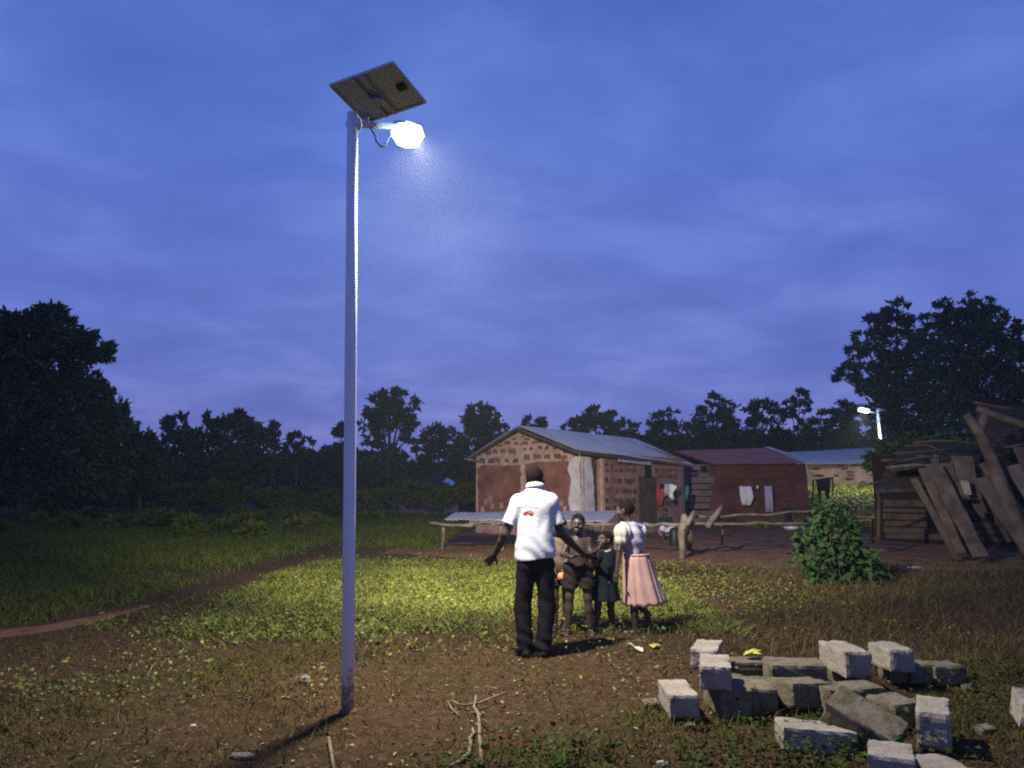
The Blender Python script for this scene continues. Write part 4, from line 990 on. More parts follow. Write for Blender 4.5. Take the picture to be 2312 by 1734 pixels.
for i, (px, py, zt, dims, yaw, tl_, m_, lab) in enumerate(BL):
    p = PZ(px, py, zt)
    me = block_mesh(*dims, 100 + i); me.materials.append(M[m_])
    o = bpy.data.objects.new('concrete_block', me)
    o.location = (p[0], p[1], zt - dims[2] / 2)
    o.rotation_euler = (math.radians(tl_[0]), math.radians(tl_[1]), math.radians(yaw))
    link(o); tag(o, lab, 'concrete block', 'loose concrete blocks heaped in the corner')

for i, (px, py, lab) in enumerate(((1470, 1600, 'broken concrete chunk left of the leftmost block'), (1558, 1642, 'broken concrete chunk on the soil in front of the leftmost block'), (1745, 1592, 'broken concrete chunk just behind the long flat sunken block'),
        (1880, 1606, 'broken concrete chunk between the sunken block and the tilted block'), (2045, 1632, 'broken concrete chunk left of the tall pinkish block'), (2190, 1560, 'broken concrete chunk in the grass right of the tall pinkish block'),
        (2225, 1650, 'broken concrete chunk alone on the soil near the right edge'), (1640, 1505, 'broken concrete chunk right of the brightest stacked block'))):
    p = gp(px, py); r_ = random.Random(i); sz = r_.uniform(.05, .10)
    me = block_mesh(sz * r_.uniform(.8, 1.3), sz, sz * .7, 300 + i); me.materials.append(M['concrete_old'])
    o = bpy.data.objects.new('concrete_fragment', me); o.location = (p[0], p[1], p[2] + sz * .25); o.rotation_euler = (r_.uniform(-.4, .4), r_.uniform(-.4, .4), r_.uniform(0, 3)); link(o)
    tag(o, lab, 'rubble', 'broken chunks among the blocks')

# ------------------------------------------------------------------ small things on the ground
def stone(px, py, r, label, m='stone', sq=(1, .8, .75), cat='stone'):
    import bmesh
    bm = bmesh.new(); bmesh.ops.create_icosphere(bm, subdivisions=2, radius=1)
    rr = random.Random(int(px))
    for v in bm.verts: v.co = Vector((v.co.x * sq[0], v.co.y * sq[1], v.co.z * sq[2])) * r * rr.uniform(.75, 1.15)
    me = bpy.data.meshes.new('stone'); bm.to_mesh(me); bm.free(); me.materials.append(M[m])
    o = bpy.data.objects.new('stone', me); p = gp(px, py); o.location = (p[0], p[1], p[2] + r * sq[2] * .55); link(o)
    return tag(o, label, cat)
stone(688, 1545, .05, 'pale pointed stone in the grass left of the lamp pole', sq=(1, .8, 1.1))
stone(548, 1708, .055, 'flat dull stone at the bottom beside the pole shadow', sq=(1.3, .8, .35))
stone(436, 1637, .018, 'tiny white chip on the soil left of the pole', 'sack', (1.3, .8, .5), 'stone')
stone(795, 1680, .016, 'tiny pinkish chip on the soil below the pole foot', 'pinkwash', (1.3, .8, .5), 'stone')
stone(2065, 1282, .10, 'pale flat stone on the bare ground before the shack', 'sack', (1.7, .9, .35))
stone(1495, 1722, .03, 'small pale lump at the bottom edge left of the green plants', 'sack', (1.4, .8, .6))
def leafobj(px, py, L, W, az, m, label, z=None, lobes=1):
    p = gp(px, py) if z is None else PZ(px, py, z)
    mb = MB()
    for k in range(lobes):
        a = az + (k - (lobes - 1) / 2) * .7; d = np.array([math.cos(a), math.sin(a), .12]); s = np.array([-math.sin(a), math.cos(a), 0])
        l_ = L * (1 if k == lobes // 2 else .75)
        c = p + np.array([0, 0, .015])
        mb.add([c, c + d * l_ * .3 + s * W * .45 + np.array([0, 0, .012]), c + d * l_ * .7 + s * W * .4 + np.array([0, 0, .02]), c + d * l_, c + d * l_ * .7 - s * W * .4 + np.array([0, 0, .012]), c + d * l_ * .3 - s * W * .45 + np.array([0, 0, .02]), c + d * l_ * .5], [(0, 5, 6), (5, 4, 6), (4, 3, 6), (3, 2, 6), (2, 1, 6), (1, 0, 6)])
    return tag(mb.build('fallen_leaf', m), label, 'leaf', 'large fallen leaves')
leafobj(1678, 1484, .19, .08, .1, M['yleaf'], 'yellow leaf resting on a dull block', .185, 2)
leafobj(1476, 1470, .13, .05, 1.2, M['yleaf'], 'yellow lobed leaf on the soil left of the blocks', None, 3)
leafobj(1452, 1480, .17, .08, 2.0, M['paleleaf'], 'pale curled leaf on the soil behind the leftmost block')
leafobj(1432, 1468, .13, .02, 2.2, M['paleleaf'], 'thin pale dry stalk beside the curled leaf')
def twig(name, segs, label, m='twig', cat='branch'):
    mb = MB()
    for pts, r0, r1 in segs:
        ps = []
        for (px, py, up_) in pts:
            p = gp(px, py); p[2] += up_; ps.append(p)
        mb.tube(ps, [r0 + (r1 - r0) * i / (len(ps) - 1) for i in range(len(ps))], 6)
    return tag(mb.build(name, M[m], None, True), label, cat)
q = lambda cx_, cy_, u=.012: (980 + cx_ / 8.55, 1540 + cy_ / 8.55, u)
twig('dry_branch', [([q(940, 1640), q(900, 1420, .02), q(885, 1270, .03), q(880, 1120, .04), q(870, 880, .05), q(840, 720, .05), q(770, 560, .05), q(790, 450, .04), q(810, 320, .03)], .014, .008),
    ([q(310, 1630), q(520, 1570, .02), q(680, 1420, .02), q(710, 1250, .03), q(680, 1170, .03), q(770, 1060, .04), q(740, 1000, .04), q(850, 900, .05)], .012, .009),
    ([q(790, 480, .05), q(650, 490, .04), q(480, 470, .03), q(350, 420, .03), q(270, 440, .03), q(330, 530, .02), q(430, 640, .02), q(520, 705, .01)], .009, .005),
    ([q(780, 490, .05), q(900, 470, .05), q(1080, 420, .05), q(1220, 380, .05), q(1400, 330, .05)], .009, .006),
    ([q(840, 730, .05), q(930, 790, .05), q(1040, 880, .04)], .011, .006), ([q(840, 720, .05), q(720, 695, .04), q(630, 690, .03)], .007, .004), ([q(1140, 340, .05), q(1180, 390, .05)], .005, .005),
    ([q(1010, 185, .03), q(1130, 230, .03), q(1230, 255, .03)], .007, .005)], 'forked dry branch lying on the soil at bottom centre')
twig('dry_stick', [([(742, 1678, .03), (748, 1705, .02), (755, 1740, .015)], .010, .012)], 'single dry stick on the soil below the lamp pole foot', cat='stick')

# ------------------------------------------------------------------ street lamps
def area_lamp(name, loc, normal, sx, sy, power, col, parent, spread=180):
    l = bpy.data.lights.new(name, 'AREA'); l.shape = 'RECTANGLE'; l.size = sx; l.size_y = sy; l.energy = power; l.color = col
    l.spread = math.radians(spread)
    o = bpy.data.objects.new(name, l); o.location = Vector(loc)
    o.rotation_euler = Vector(normal).to_track_quat('-Z', 'Y').to_euler()
    link(o); keep(o, parent)
    return o
S0 = .968
pb = gp(785, 1618); ptop = P(796, 256, pb[1] - .02)
lamp = thing('street_lamp', pb, 'tall white solar street lamp with lit head and tilted panel', 'street lamp', 'solar street lamps')
prof = [pb + np.array([0, 0, -.1]), pb * .7 + ptop * .3, pb * .4 + ptop * .6, ptop]
mb = MB(); mb.tube(prof, [.0435, .0425, .0415, .0405], 24); mb.build('pole', M['white_paint'], lamp, True)
mb = MB(); mb.tube([pb + np.array([0, 0, -.02]), pb + np.array([0, 0, .02])], [.062, .055], 20); mb.build('soil_mound', M['mud'], lamp, True)  # low ring of soil mounded at the pole foot
arm0 = P(797, 281, pb[1] - .02); head_c = P(918, 286, pb[1] + .70)
ad_ = head_c - arm0; al = np.linalg.norm(ad_); ad_ /= al
arm1 = arm0 + ad_ * (al - .17)
mb = MB(); mb.tube([arm0, arm0 + ad_ * .03], .062, 20); mb.build('clamp', M['white_paint'], lamp, True)
mb = MB(); mb.tube([arm0, arm1], [.026, .024], 14); mb.build('arm', M['white_paint'], lamp, True)
# head: flat tapered housing, slightly rolled
hd = np.array([ad_[0], ad_[1], ad_[2] * .55]); hd /= np.linalg.norm(hd)
nd = np.array([-.10, -.16, -1.0]); nd -= hd * np.dot(nd, hd); nd /= np.linalg.norm(nd)
sd_ = np.cross(hd, nd)
def hp(a, b_, c): return head_c + hd * a + sd_ * b_ + nd * c
mb = MB()
top_ = [(-.19, -.04), (-.10, -.095), (.12, -.10), (.155, -.07), (.155, .07), (.12, .10), (-.10, .095), (-.19, .04)]
mb.add([hp(a * .92, b_ * .85, .006) for a, b_ in top_] + [hp(a * .8, b_ * .7, -.022) for a, b_ in top_], [tuple(range(8)), tuple(range(15, 7, -1))] + [(i, i + 8, (i + 1) % 8 + 8, (i + 1) % 8) for i in range(8)])
head = mb.build('lamp_head', M['alu'], lamp, False, .006)
mb = MB(); led = [(-.11, -.09), (.12, -.095), (.155, -.065), (.155, .065), (.12, .095), (-.11, .09), (-.135, .055), (-.135, -.055)]
mb.add([hp(a * .9, b_ * .85, -.012) for a, b_ in led] + [hp(a * 1.0, b_ * 1.02, .07) for a, b_ in led] + [hp(a * .6, b_ * .65, .155) for a, b_ in led], [tuple(range(16, 24))] + [(i, (i + 1) % 8, (i + 1) % 8 + 8, i + 8) for i in range(8)] + [(i + 8, (i + 1) % 8 + 8, (i + 1) % 8 + 16, i + 16) for i in range(8)])
keep(mb.build('lens', M['led'], None, False), head)
area_lamp('lamp_light', hp(0.02, 0, .17), (.22, .26, -1), .2, .16, LAMP_W, (1.0, .95, .86), lamp)
area_lamp('lamp_light', hp(0.175, 0, .075), (.13, .97, -.20), .06, .16, LAMP_THROW_W, (1.0, .94, .84), lamp, 95)
# panel
pc = np.array([(-1.369, 5.541, 4.571), (-.861, 5.343, 4.643), (-.669, 5.813, 4.576), (-1.177, 6.011, 4.504)])
pc = pc * S0; pc[:, 2] = (np.array([4.571, 4.643, 4.576, 4.504]) - 1.55) * S0 + CH
pcc = pc.mean(0); e1 = pc[1] - pc[0]; e2 = pc[2] - pc[1]; pn = np.cross(e1, e2); pn /= np.linalg.norm(pn)
if pn[2] < 0: pn = -pn
root_p = lamp
def pq(a, b_, c): return pcc + e1 * a + e2 * b_ + pn * c
mb = MB(); 
for (a0, b0_, a1_, b1_) in ((-.5, -.5, .5, -.46), (-.5, .46, .5, .5), (-.5, -.46, -.465, .46), (.465, -.46, .5, .46)):
    mb.prism([pq(a0, b0_, -.018), pq(a1_, b0_, -.018), pq(a1_, b1_, -.018), pq(a0, b1_, -.018)], pn * .02)
pf_ = mb.build('panel_frame', M['alu'], lamp)
mb = MB(); mb.prism([pq(-.466, -.462, -.006), pq(.466, -.462, -.006), pq(.466, .462, -.006), pq(-.466, .462, -.006)], pn * .003); mb.build('panel_back', M['backsheet'], lamp)
mb = MB(); mb.prism([pq(-.466, -.462, -.002), pq(.466, -.462, -.002), pq(.466, .462, -.002), pq(-.466, .462, -.002)], pn * .003); mb.build('panel_glass', M['cell'], lamp)
for s in (-.13, .02):
    mb = MB(); mb.prism([pq(s - .02, -.47, -.020), pq(s + .02, -.47, -.020), pq(s + .02, .47, -.020), pq(s - .02, .47, -.020)], pn * -.018); mb.build('rail', M['alu'], lamp)
mb = MB(); mb.prism([pq(.30, -.06, -.0085), pq(.42, -.06, -.0085), pq(.42, .06, -.0085), pq(.30, .06, -.0085)], pn * -.022); mb.build('junction_box', M['black'], lamp)
am = arm0 + ad_ * al * .24
mb = MB(); mb.tube([am, P(823, 245, am[1] + .02), pq(-.04, .02, -.05)], [.024, .024, .024], 12); mb.build('panel_post', M['white_paint'], lamp, True)
mb = MB(); mb.box(pq(-.05, .02, -.065), (.10, .08, .02)); mb.build('bracket', M['alu'], lamp)
mb = MB(); mb.tube([am + ad_ * .02, P(846, 305, am[1]), P(850, 320, am[1]), P(858, 329, am[1]), P(868, 333, am[1] + .02), P(872, 322, am[1] + .1), arm1], [.006] * 5 + [.004, .004], 8); mb.build('cable', M['black'], lamp, True)
mb = MB(); mb.tube([P(857, 329, am[1]), P(868, 333, am[1] + .02)], [.009, .008], 8); mb.build('connector', M['sack'], lamp, True)

# far lamp
fb = P(2000, 1100, 42.5); fb[2] = float(gz(fb[0], fb[1])); ft = P(1981, 926, 42.5)
fl = thing('street_lamp', fb, 'distant white street lamp shining in front of the dark trees', 'street lamp', 'solar street lamps')
mb = MB(); mb.tube([fb + np.array([0, 0, -.1]), ft], [.085, .065], 14); mb.build('pole', M['white_paint'], fl, True)
fh = P(1949, 923, 42.0)
mb = MB(); mb.tube([P(1981, 934, 42.5), P(1962, 929, 42.2)], [.035, .03], 8); mb.build('arm', M['white_paint'], fl, True)
mb = MB(); mb.prism([P(1938, 913, 42.2), P(1976, 918, 43.0), P(1978, 921, 42.4), P(1941, 916, 41.7)], (0, 0, .04)); mb.build('panel', M['cell'], fl)
mb = MB(); mb.box(fh, (.55, .34, .09), Matrix.Rotation(.25, 3, 'Y')); head = mb.build('lamp_head', M['alu'], fl, False, .01)
mb = MB(); mb.box(fh + np.array([0, -.06, -.10]), (.48, .34, .16), Matrix.Rotation(.25, 3, 'Y')); keep(mb.build('lens', M['led'], None, False, .03), head)
area_lamp('lamp_light', fh + np.array([-.05, -.06, -.25]), (-.05, .12, -1), .4, .3, FAR_LAMP_W, (1.0, .97, .88), fl, 132)

# ------------------------------------------------------------------ people: smooth-blended distance fields turned into one surface
class SDF:
    def __init__(s, lo, hi, h):
        s.lo = np.array(lo, float); s.h = h
        s.n = np.ceil((np.array(hi) - s.lo) / h).astype(int) + 1
        s.F = np.full(s.n, .15, np.float32)
    def grid(s, a, b_):
        i0 = np.clip(np.floor((np.array(a) - s.lo) / s.h).astype(int), 0, s.n - 1); i1 = np.clip(np.ceil((np.array(b_) - s.lo) / s.h).astype(int) + 1, 1, s.n)
        ax = [s.lo[k] + np.arange(i0[k], i1[k]) * s.h for k in range(3)]
        return tuple(slice(i0[k], i1[k]) for k in range(3)), np.meshgrid(*ax, indexing='ij', sparse=True)
    def _blend(s, sl, d, k):
        a = s.F[sl]
        if k <= 0: s.F[sl] = np.minimum(a, d); return
        hh = np.clip(.5 + .5 * (d - a) / k, 0, 1)
        s.F[sl] = d * (1 - hh) + a * hh - k * hh * (1 - hh)
    def cap(s, p, q, r1, r2=None, k=.02, flat=None):
        p = np.array(p, float); q = np.array(q, float); r2 = r1 if r2 is None else r2
        R = max(r1, r2) + .08
        sl, (X, Y, Z) = s.grid(np.minimum(p, q) - R, np.maximum(p, q) + R)
        d = q - p; L2 = max(float(d @ d), 1e-9)
        t_ = np.clip(((X - p[0]) * d[0] + (Y - p[1]) * d[1] + (Z - p[2]) * d[2]) / L2, 0, 1)
        dist = np.sqrt((X - p[0] - t_ * d[0]) ** 2 + (Y - p[1] - t_ * d[1]) ** 2 + (Z - p[2] - t_ * d[2]) ** 2) - (r1 + (r2 - r1) * t_)
        s._blend(sl, dist.astype(np.float32), k); return s
    def ell(s, c, r, k=.02, R=None):
        c = np.array(c, float); r = np.array(r, float); m_ = r.max() + .08
        sl, (X, Y, Z) = s.grid(c - m_, c + m_)
        x, y, z = X - c[0], Y - c[1], Z - c[2]
        if R is not None:
            R = np.array(R)  # columns = local axes
            x, y, z = (x * R[0, 0] + y * R[1, 0] + z * R[2, 0], x * R[0, 1] + y * R[1, 1] + z * R[2, 1], x * R[0, 2] + y * R[1, 2] + z * R[2, 2])
        q0 = np.sqrt((x / r[0]) ** 2 + (y / r[1]) ** 2 + (z / r[2]) ** 2); q1 = np.sqrt((x / r[0] ** 2) ** 2 + (y / r[1] ** 2) ** 2 + (z / r[2] ** 2) ** 2) + 1e-6
        s._blend(sl, (q0 * (q0 - 1) / q1).astype(np.float32), k); return s
    def cut(s, p, nrm):
        nrm = np.array(nrm, float); nrm /= np.linalg.norm(nrm)
        ax = [s.lo[k] + np.arange(s.n[k]) * s.h for k in range(3)]
        X, Y, Z = np.meshgrid(*ax, indexing='ij', sparse=True)
        s.F = np.maximum(s.F, ((X - p[0]) * nrm[0] + (Y - p[1]) * nrm[1] + (Z - p[2]) * nrm[2]).astype(np.float32)); return s
    def warp(s, fn):
        ax = [s.lo[k] + np.arange(s.n[k]) * s.h for k in range(3)]
        X, Y, Z = np.meshgrid(*ax, indexing='ij', sparse=True)
        s.F = s.F + fn(X, Y, Z).astype(np.float32); return s
    def surface(s):
        Fv = s.F; n = s.n; ins = Fv < 0
        c8 = [(i, j, k) for i in (0, 1) for j in (0, 1) for k in (0, 1)]
        sub = lambda a, o: a[o[0]:n[0] - 1 + o[0], o[1]:n[1] - 1 + o[1], o[2]:n[2] - 1 + o[2]]
        cnt = sum(sub(ins, o).astype(np.int8) for o in c8)
        act = (cnt > 0) & (cnt < 8)
        idx = np.argwhere(act)
        vals = np.stack([Fv[idx[:, 0] + o[0], idx[:, 1] + o[1], idx[:, 2] + o[2]] for o in c8], 1)
        acc = np.zeros((len(idx), 3)); m_ = np.zeros(len(idx))
        for a in range(8):
            for b_ in range(a + 1, 8):
                if sum(abs(c8[a][q] - c8[b_][q]) for q in range(3)) != 1: continue
                va, vb = vals[:, a], vals[:, b_]; cr_ = (va < 0) != (vb < 0)
                t_ = np.where(cr_, va / np.where(cr_, va - vb, 1), 0)
                acc += np.where(cr_[:, None], np.array(c8[a]) + t_[:, None] * (np.array(c8[b_]) - np.array(c8[a])), 0); m_ += cr_
        vert = s.lo + (idx + acc / m_[:, None]) * s.h
        ID = np.full(act.shape, -1, np.int64); ID[act] = np.arange(len(idx))
        faces = []
        for ax in range(3):
            o = [0, 0, 0]; o[ax] = 1
            a = ins[:n[0] - o[0], :n[1] - o[1], :n[2] - o[2]]; b_ = ins[o[0]:, o[1]:, o[2]:]
            e = np.argwhere(a != b_)
            u, v = [(1, 2), (2, 0), (0, 1)][ax]
            e = e[(e[:, u] > 0) & (e[:, v] > 0) & (e[:, u] < n[u] - 1) & (e[:, v] < n[v] - 1)]
            du = np.zeros(3, int); du[u] = 1; dv = np.zeros(3, int); dv[v] = 1
            q4 = [e - du - dv, e - dv, e, e - du]
            ids = np.stack([ID[q[:, 0], q[:, 1], q[:, 2]] for q in q4], 1)
            flip = ~a[e[:, 0], e[:, 1], e[:, 2]]
            ids[flip] = ids[flip][:, ::-1]
            faces.append(ids[(ids >= 0).all(1)])
        return vert, np.concatenate(faces)
def sdf_obj(name, sdf, m, parent=None):
    v, f = sdf.surface()
    return mesh(name, v, f, m, parent, True)
def rotz(v, a):
    c, s = math.cos(a), math.sin(a); v = np.asarray(v, float)
    return np.array([v[0] * c - v[1] * s, v[0] * s + v[1] * c, v[2]])
def basis(yv, zv):
    yv = np.array(yv, float); yv /= np.linalg.norm(yv); xv = np.cross(yv, zv); xv /= np.linalg.norm(xv); zv = np.cross(xv, yv)
    return np.stack([xv, yv, zv], 1)
def hand(S, wrist, d, palm_n, thumb_side, sc_=1.0, curl=.25):
    """palm and five fingers; d = direction of the fingers, palm_n = the way the palm faces"""
    d = np.array(d, float); d /= np.linalg.norm(d); pn_ = np.array(palm_n, float); pn_ -= d * (pn_ @ d); pn_ /= np.linalg.norm(pn_)
    s = np.cross(d, pn_) * thumb_side
    pc_ = wrist + d * .045 * sc_
    S.ell(pc_, (.040 * sc_, .050 * sc_, .017 * sc_), .012, np.stack([s, d, pn_], 1))
    for i, (off, ln_) in enumerate(((.028, .068), (.010, .076), (-.009, .070), (-.027, .054))):
        b_ = wrist + d * .085 * sc_ + s * off * sc_
        d2 = d + pn_ * curl + s * off * 3; d2 /= np.linalg.norm(d2); m_ = b_ + d2 * ln_ * .55 * sc_
        d3 = d2 + pn_ * curl * 1.3; d3 /= np.linalg.norm(d3)
        S.cap(b_ - d * .02 * sc_, m_, .0095 * sc_, .0085 * sc_, .006); S.cap(m_, m_ + d3 * ln_ * .5 * sc_, .0085 * sc_, .007 * sc_, .004)
    t0 = wrist + d * .03 * sc_ + s * .030 * sc_; td = s * .8 + d * .75 + pn_ * .35; td /= np.linalg.norm(td)
    t1 = t0 + td * .04 * sc_; S.cap(t0, t1, .013 * sc_, .010 * sc_, .008); S.cap(t1, t1 + (td * .6 + d * .6) * .032 * sc_, .0095 * sc_, .008 * sc_, .005)
def head_shape(S, c, f, sc_=1.0, upv=(0, 0, 1)):
    """c = centre of the skull, f = facing direction"""
    B = basis(f, upv); L = lambda x, y, z: c + B @ (np.array([x, y, z]) * sc_)
    S.ell(L(0, -.012, .02), np.array([.074, .094, .088]) * sc_, .01, B)
    S.ell(L(0, .022, -.045), np.array([.058, .066, .070]) * sc_, .03, B)
    S.ell(L(0, .066, -.085), np.array([.026, .024, .024]) * sc_, .02, B)
    S.cap(L(0, .084, .012), L(0, .104, -.022), .009 * sc_, .015 * sc_, .012)
    S.cap(L(-.016, .098, -.026), L(.016, .098, -.026), .010 * sc_, .010 * sc_, .008)
    S.cap(L(-.022, .086, -.056), L(.022, .086, -.056), .0095 * sc_, .0095 * sc_, .008)
    S.cap(L(-.040, .078, .024), L(.040, .078, .024), .011 * sc_, .011 * sc_, .014)
    for q_ in (-1, 1):
        S.ell(L(q_ * .048, .055, -.030), np.array([.022, .024, .022]) * sc_, .02, B)
        S.ell(L(q_ * .078, -.006, -.008), np.array([.012, .020, .031]) * sc_, .005, B)
    return L, B
def eyes(L, B, sc_, parent):
    for q_ in (-1, 1):
        mb = MB(); c = L(q_ * .032, .0785, .004)
        mb.tube([c + B @ np.array([0, t_ * sc_, 0]) for t_ in (-.012, -.001, .003, .0045)], [.0105 * sc_, .0095 * sc_, .006 * sc_, .001 * sc_], 10)
        e = mb.build('eye', M['eye'], parent, True); e.matrix_parent_inverse = Matrix()
        mb = MB(); mb.tube([c + B @ np.array([0, t_ * sc_, 0]) for t_ in (0, .0045, .006)], [.006 * sc_, .0055 * sc_, .001], 8)
        pu = mb.build('pupil', M['black'], None, True); pu.parent = e
def hair_cap(L, B, c, sc_, m, parent, grow=1.0):
    S = SDF(c - .2 * sc_, c + .22 * sc_, .006)
    S.ell(L(0, -.014, .024), np.array([.080, .099, .093]) * sc_ * grow, 0, B)
    fwd = B[:, 1]; upv = B[:, 2]
    S.cut(L(0, .055, .045), fwd * .75 - upv * .65)
    S.cut(L(0, -.08, -.045), -upv)
    S.warp(lambda X, Y, Z: .0022 * np.sin(X * 260) * np.sin(Y * 250) * np.sin(Z * 240))
    return sdf_obj('hair', S, m, parent)
def person(origin, label, build):
    o = build(np.array(origin))
    o.location = tuple(map(float, origin))
    return tag(o, label, 'person')
def LP(o, px, py, dY): return P(px, py, o[1] + dY) - o

# --- the man, seen from behind
def man(o):
    sho_l, sho_r = LP(o, 1170, 1134, -.01), LP(o, 1243, 1131, .01)
    elb_l, wr_l = LP(o, 1141, 1206, -.02), LP(o, 1117, 1252, .12)
    elb_r, wr_r = LP(o, 1266, 1204, .06), LP(o, 1316, 1250, .38)
    hip_l, hip_r = LP(o, 1188, 1278, 0), LP(o, 1230, 1277, 0)
    kn_l, kn_r = LP(o, 1180, 1372, .03), LP(o, 1235, 1372, .02)
    an_l, an_r = LP(o, 1186, 1462, .0), LP(o, 1226, 1466, -.03)
    neck = LP(o, 1208, 1100, -.0); hc = LP(o, 1209, 1084, .03); hc[2] = LP(o, 1209, 1081, 0)[2]
    S = SDF((-.62, -.42, -.03), (.72, .72, 1.86), .0065)
    S.cap(hip_l, hip_r, .07, .07, .03); S.ell((0, .0, 1.12), (.145, .10, .17), .05); S.ell((0, .0, 1.30), (.165, .11, .16), .05); S.cap(sho_l, sho_r, .058, .058, .05)
    S.cap((neck[0], -.015, neck[2] - .05), hc + np.array([0, -.02, -.04]), .058, .054, .03)
    f = rotz((0, 1, 0), -.42)
    L, B = head_shape(S, hc, f, 1.03, (0.03, .12, 1))
    for a, e, w_, rs in ((sho_l, elb_l, wr_l, 1), (sho_r, elb_r, wr_r, 1)):
        S.cap(a, e, .050, .040, .03); S.cap(e, e + (w_ - e) * .35, .040, .039, .02); S.cap(e + (w_ - e) * .3, w_, .039, .026, .02)
    hand(S, wr_l, (LP(o, 1099, 1272, .2) - wr_l), (.6, .1, .7), 1, 1.08, .15)
    hand(S, wr_r, (LP(o, 1342, 1262, .5) - wr_r), (-.45, .0, .9), -1, 1.08, .12)
    for h_, k_, a_ in ((hip_l, kn_l, an_l), (hip_r, kn_r, an_r)):
        S.cap(h_, k_, .07, .055, .03); S.cap(k_, a_, .055, .04, .02)
    body = sdf_obj('person', S, M['skin'])
    hair_cap(L, B, hc, 1.03, M['hair'], body, .985)
    eyes(L, B, 1.03, body)
    # polo shirt
    T = SDF((-.40, -.32, .80), (.44, .40, 1.62), .007)
    hz = LP(o, 1200, 1262, 0)[2]
    cx0 = (sho_l[0] + sho_r[0]) / 2
    T.ell((cx0, .0, 1.34), (.192, .128, .17), .05); T.ell((cx0 + .005, .005, 1.17), (.176, .118, .20), .06); T.ell((cx0 + .008, .005, .99), (.192, .146, .34), .06)
    T.cap(sho_l, sho_r, .070, .070, .06)
    T.cap((neck[0], -.01, neck[2] - .07), (neck[0], .0, neck[2] + .02), .092, .062, .06)
    T.cap(sho_l, sho_l + (elb_l - sho_l) * .70, .068, .074, .03); T.cap(sho_r, sho_r + (elb_r - sho_r) * .70, .068, .074, .03)
    el_ = (elb_l - sho_l) / np.linalg.norm(elb_l - sho_l); er_ = (elb_r - sho_r) / np.linalg.norm(elb_r - sho_r)
    ql, qr = sho_l + (elb_l - sho_l) * .66, sho_r + (elb_r - sho_r) * .66
    def cutsl(X, Y, Z, q, e, side):
        d_ = (X - q[0]) * e[0] + (Y - q[1]) * e[1] + (Z - q[2]) * e[2]
        far_ = side * (X - cx0) - .165
        return np.where(far_ > 0, np.clip(d_, 0, 1), 0) * 1.0
    ax_ = None
    T.warp(lambda X, Y, Z: .0035 * np.sin(Z * 46 + X * 18 + 3 * np.sin(X * 14 + Y * 5)) * np.clip((1.17 - Z) / .22, 0, 1) + .003 * np.sin(X * 55 + Z * 9 + 2 * np.sin(Z * 13)) * np.clip(1 - abs(Z - 1.16) / .2, 0, 1) + .006 * np.sin(X * 20 + Z * 15 + 1.1) * np.clip((1.30 - Z) / .25, 0, 1))
    T.F = np.maximum(T.F, 0 * T.F - 1)
    Tm = SDF((-.40, -.32, .80), (.44, .40, 1.62), .007)
    Tm.F = T.F
    ax = [Tm.lo[k] + np.arange(Tm.n[k]) * Tm.h for k in range(3)]
    X, Y, Z = np.meshgrid(*ax, indexing='ij', sparse=True)
    for q, e, sd in ((ql, el_, -1), (qr, er_, 1)):
        d_ = (X - q[0]) * e[0] + (Y - q[1]) * e[1] + (Z - q[2]) * e[2]
        m_ = (sd * (X - cx0) > .175) & (Z > .9)
        rr = np.sqrt((X - q[0]) ** 2 + (Y - q[1]) ** 2 + (Z - q[2]) ** 2) < .17
        Tm.F = np.where(m_ & rr, np.maximum(Tm.F, d_), Tm.F).astype(np.float32)
    Tm.warp(lambda X, Y, Z: 0 * X)
    Tm.F = np.maximum(Tm.F, (hz + .008 * np.sin(X * 16) + .012 * (X - cx0) / .2 - Z).astype(np.float32))
    Tm.cut((neck[0], 0, neck[2] + .018), (0, .25, 1))
    shirt = sdf_obj('shirt', Tm, M['shirt'], body)
    K = SDF((-.15, -.16, 1.36), (.2, .16, 1.66), .006)
    nb = np.array([neck[0], -.002, neck[2] + .004])
    for i in range(24):
        a0, a1 = 2 * math.pi * i / 24, 2 * math.pi * (i + 1) / 24
        g = lambda a: nb + np.array([.069 * math.cos(a), .070 * math.sin(a), -.018 * math.sin(a)])
        K.cap(g(a0) + np.array([0, 0, .014]), g(a1) + np.array([0, 0, .014]), .008, .008, .02); K.cap(g(a0) + np.array([.003*math.cos(a0), .003*math.sin(a0), .0]), g(a1) + np.array([.003*math.cos(a1), .003*math.sin(a1), 0]), .009, .009, .02); K.cap(g(a0) * 1.0 + np.array([.006 * math.cos(a0), .006 * math.sin(a0), -.012]), g(a1) + np.array([.006 * math.cos(a1), .006 * math.sin(a1), -.012]), .010, .010, .012)
    sdf_obj('collar', K, M['shirt'], shirt)
    # cuffs
    for q, e in ((ql, el_), (qr, er_)):
        mb = MB(); mb.tube([q - e * .014, q + e * .004], [.0765, .0775], 20, False); cuff = mb.build('cuff', M['shirt'], None, True); cuff.parent = shirt
    # flat print laid on the back of the shirt
    bvh = BVHTree.FromPolygons([v.co[:] for v in shirt.data.vertices], [p_.vertices[:] for p_ in shirt.data.polygons])
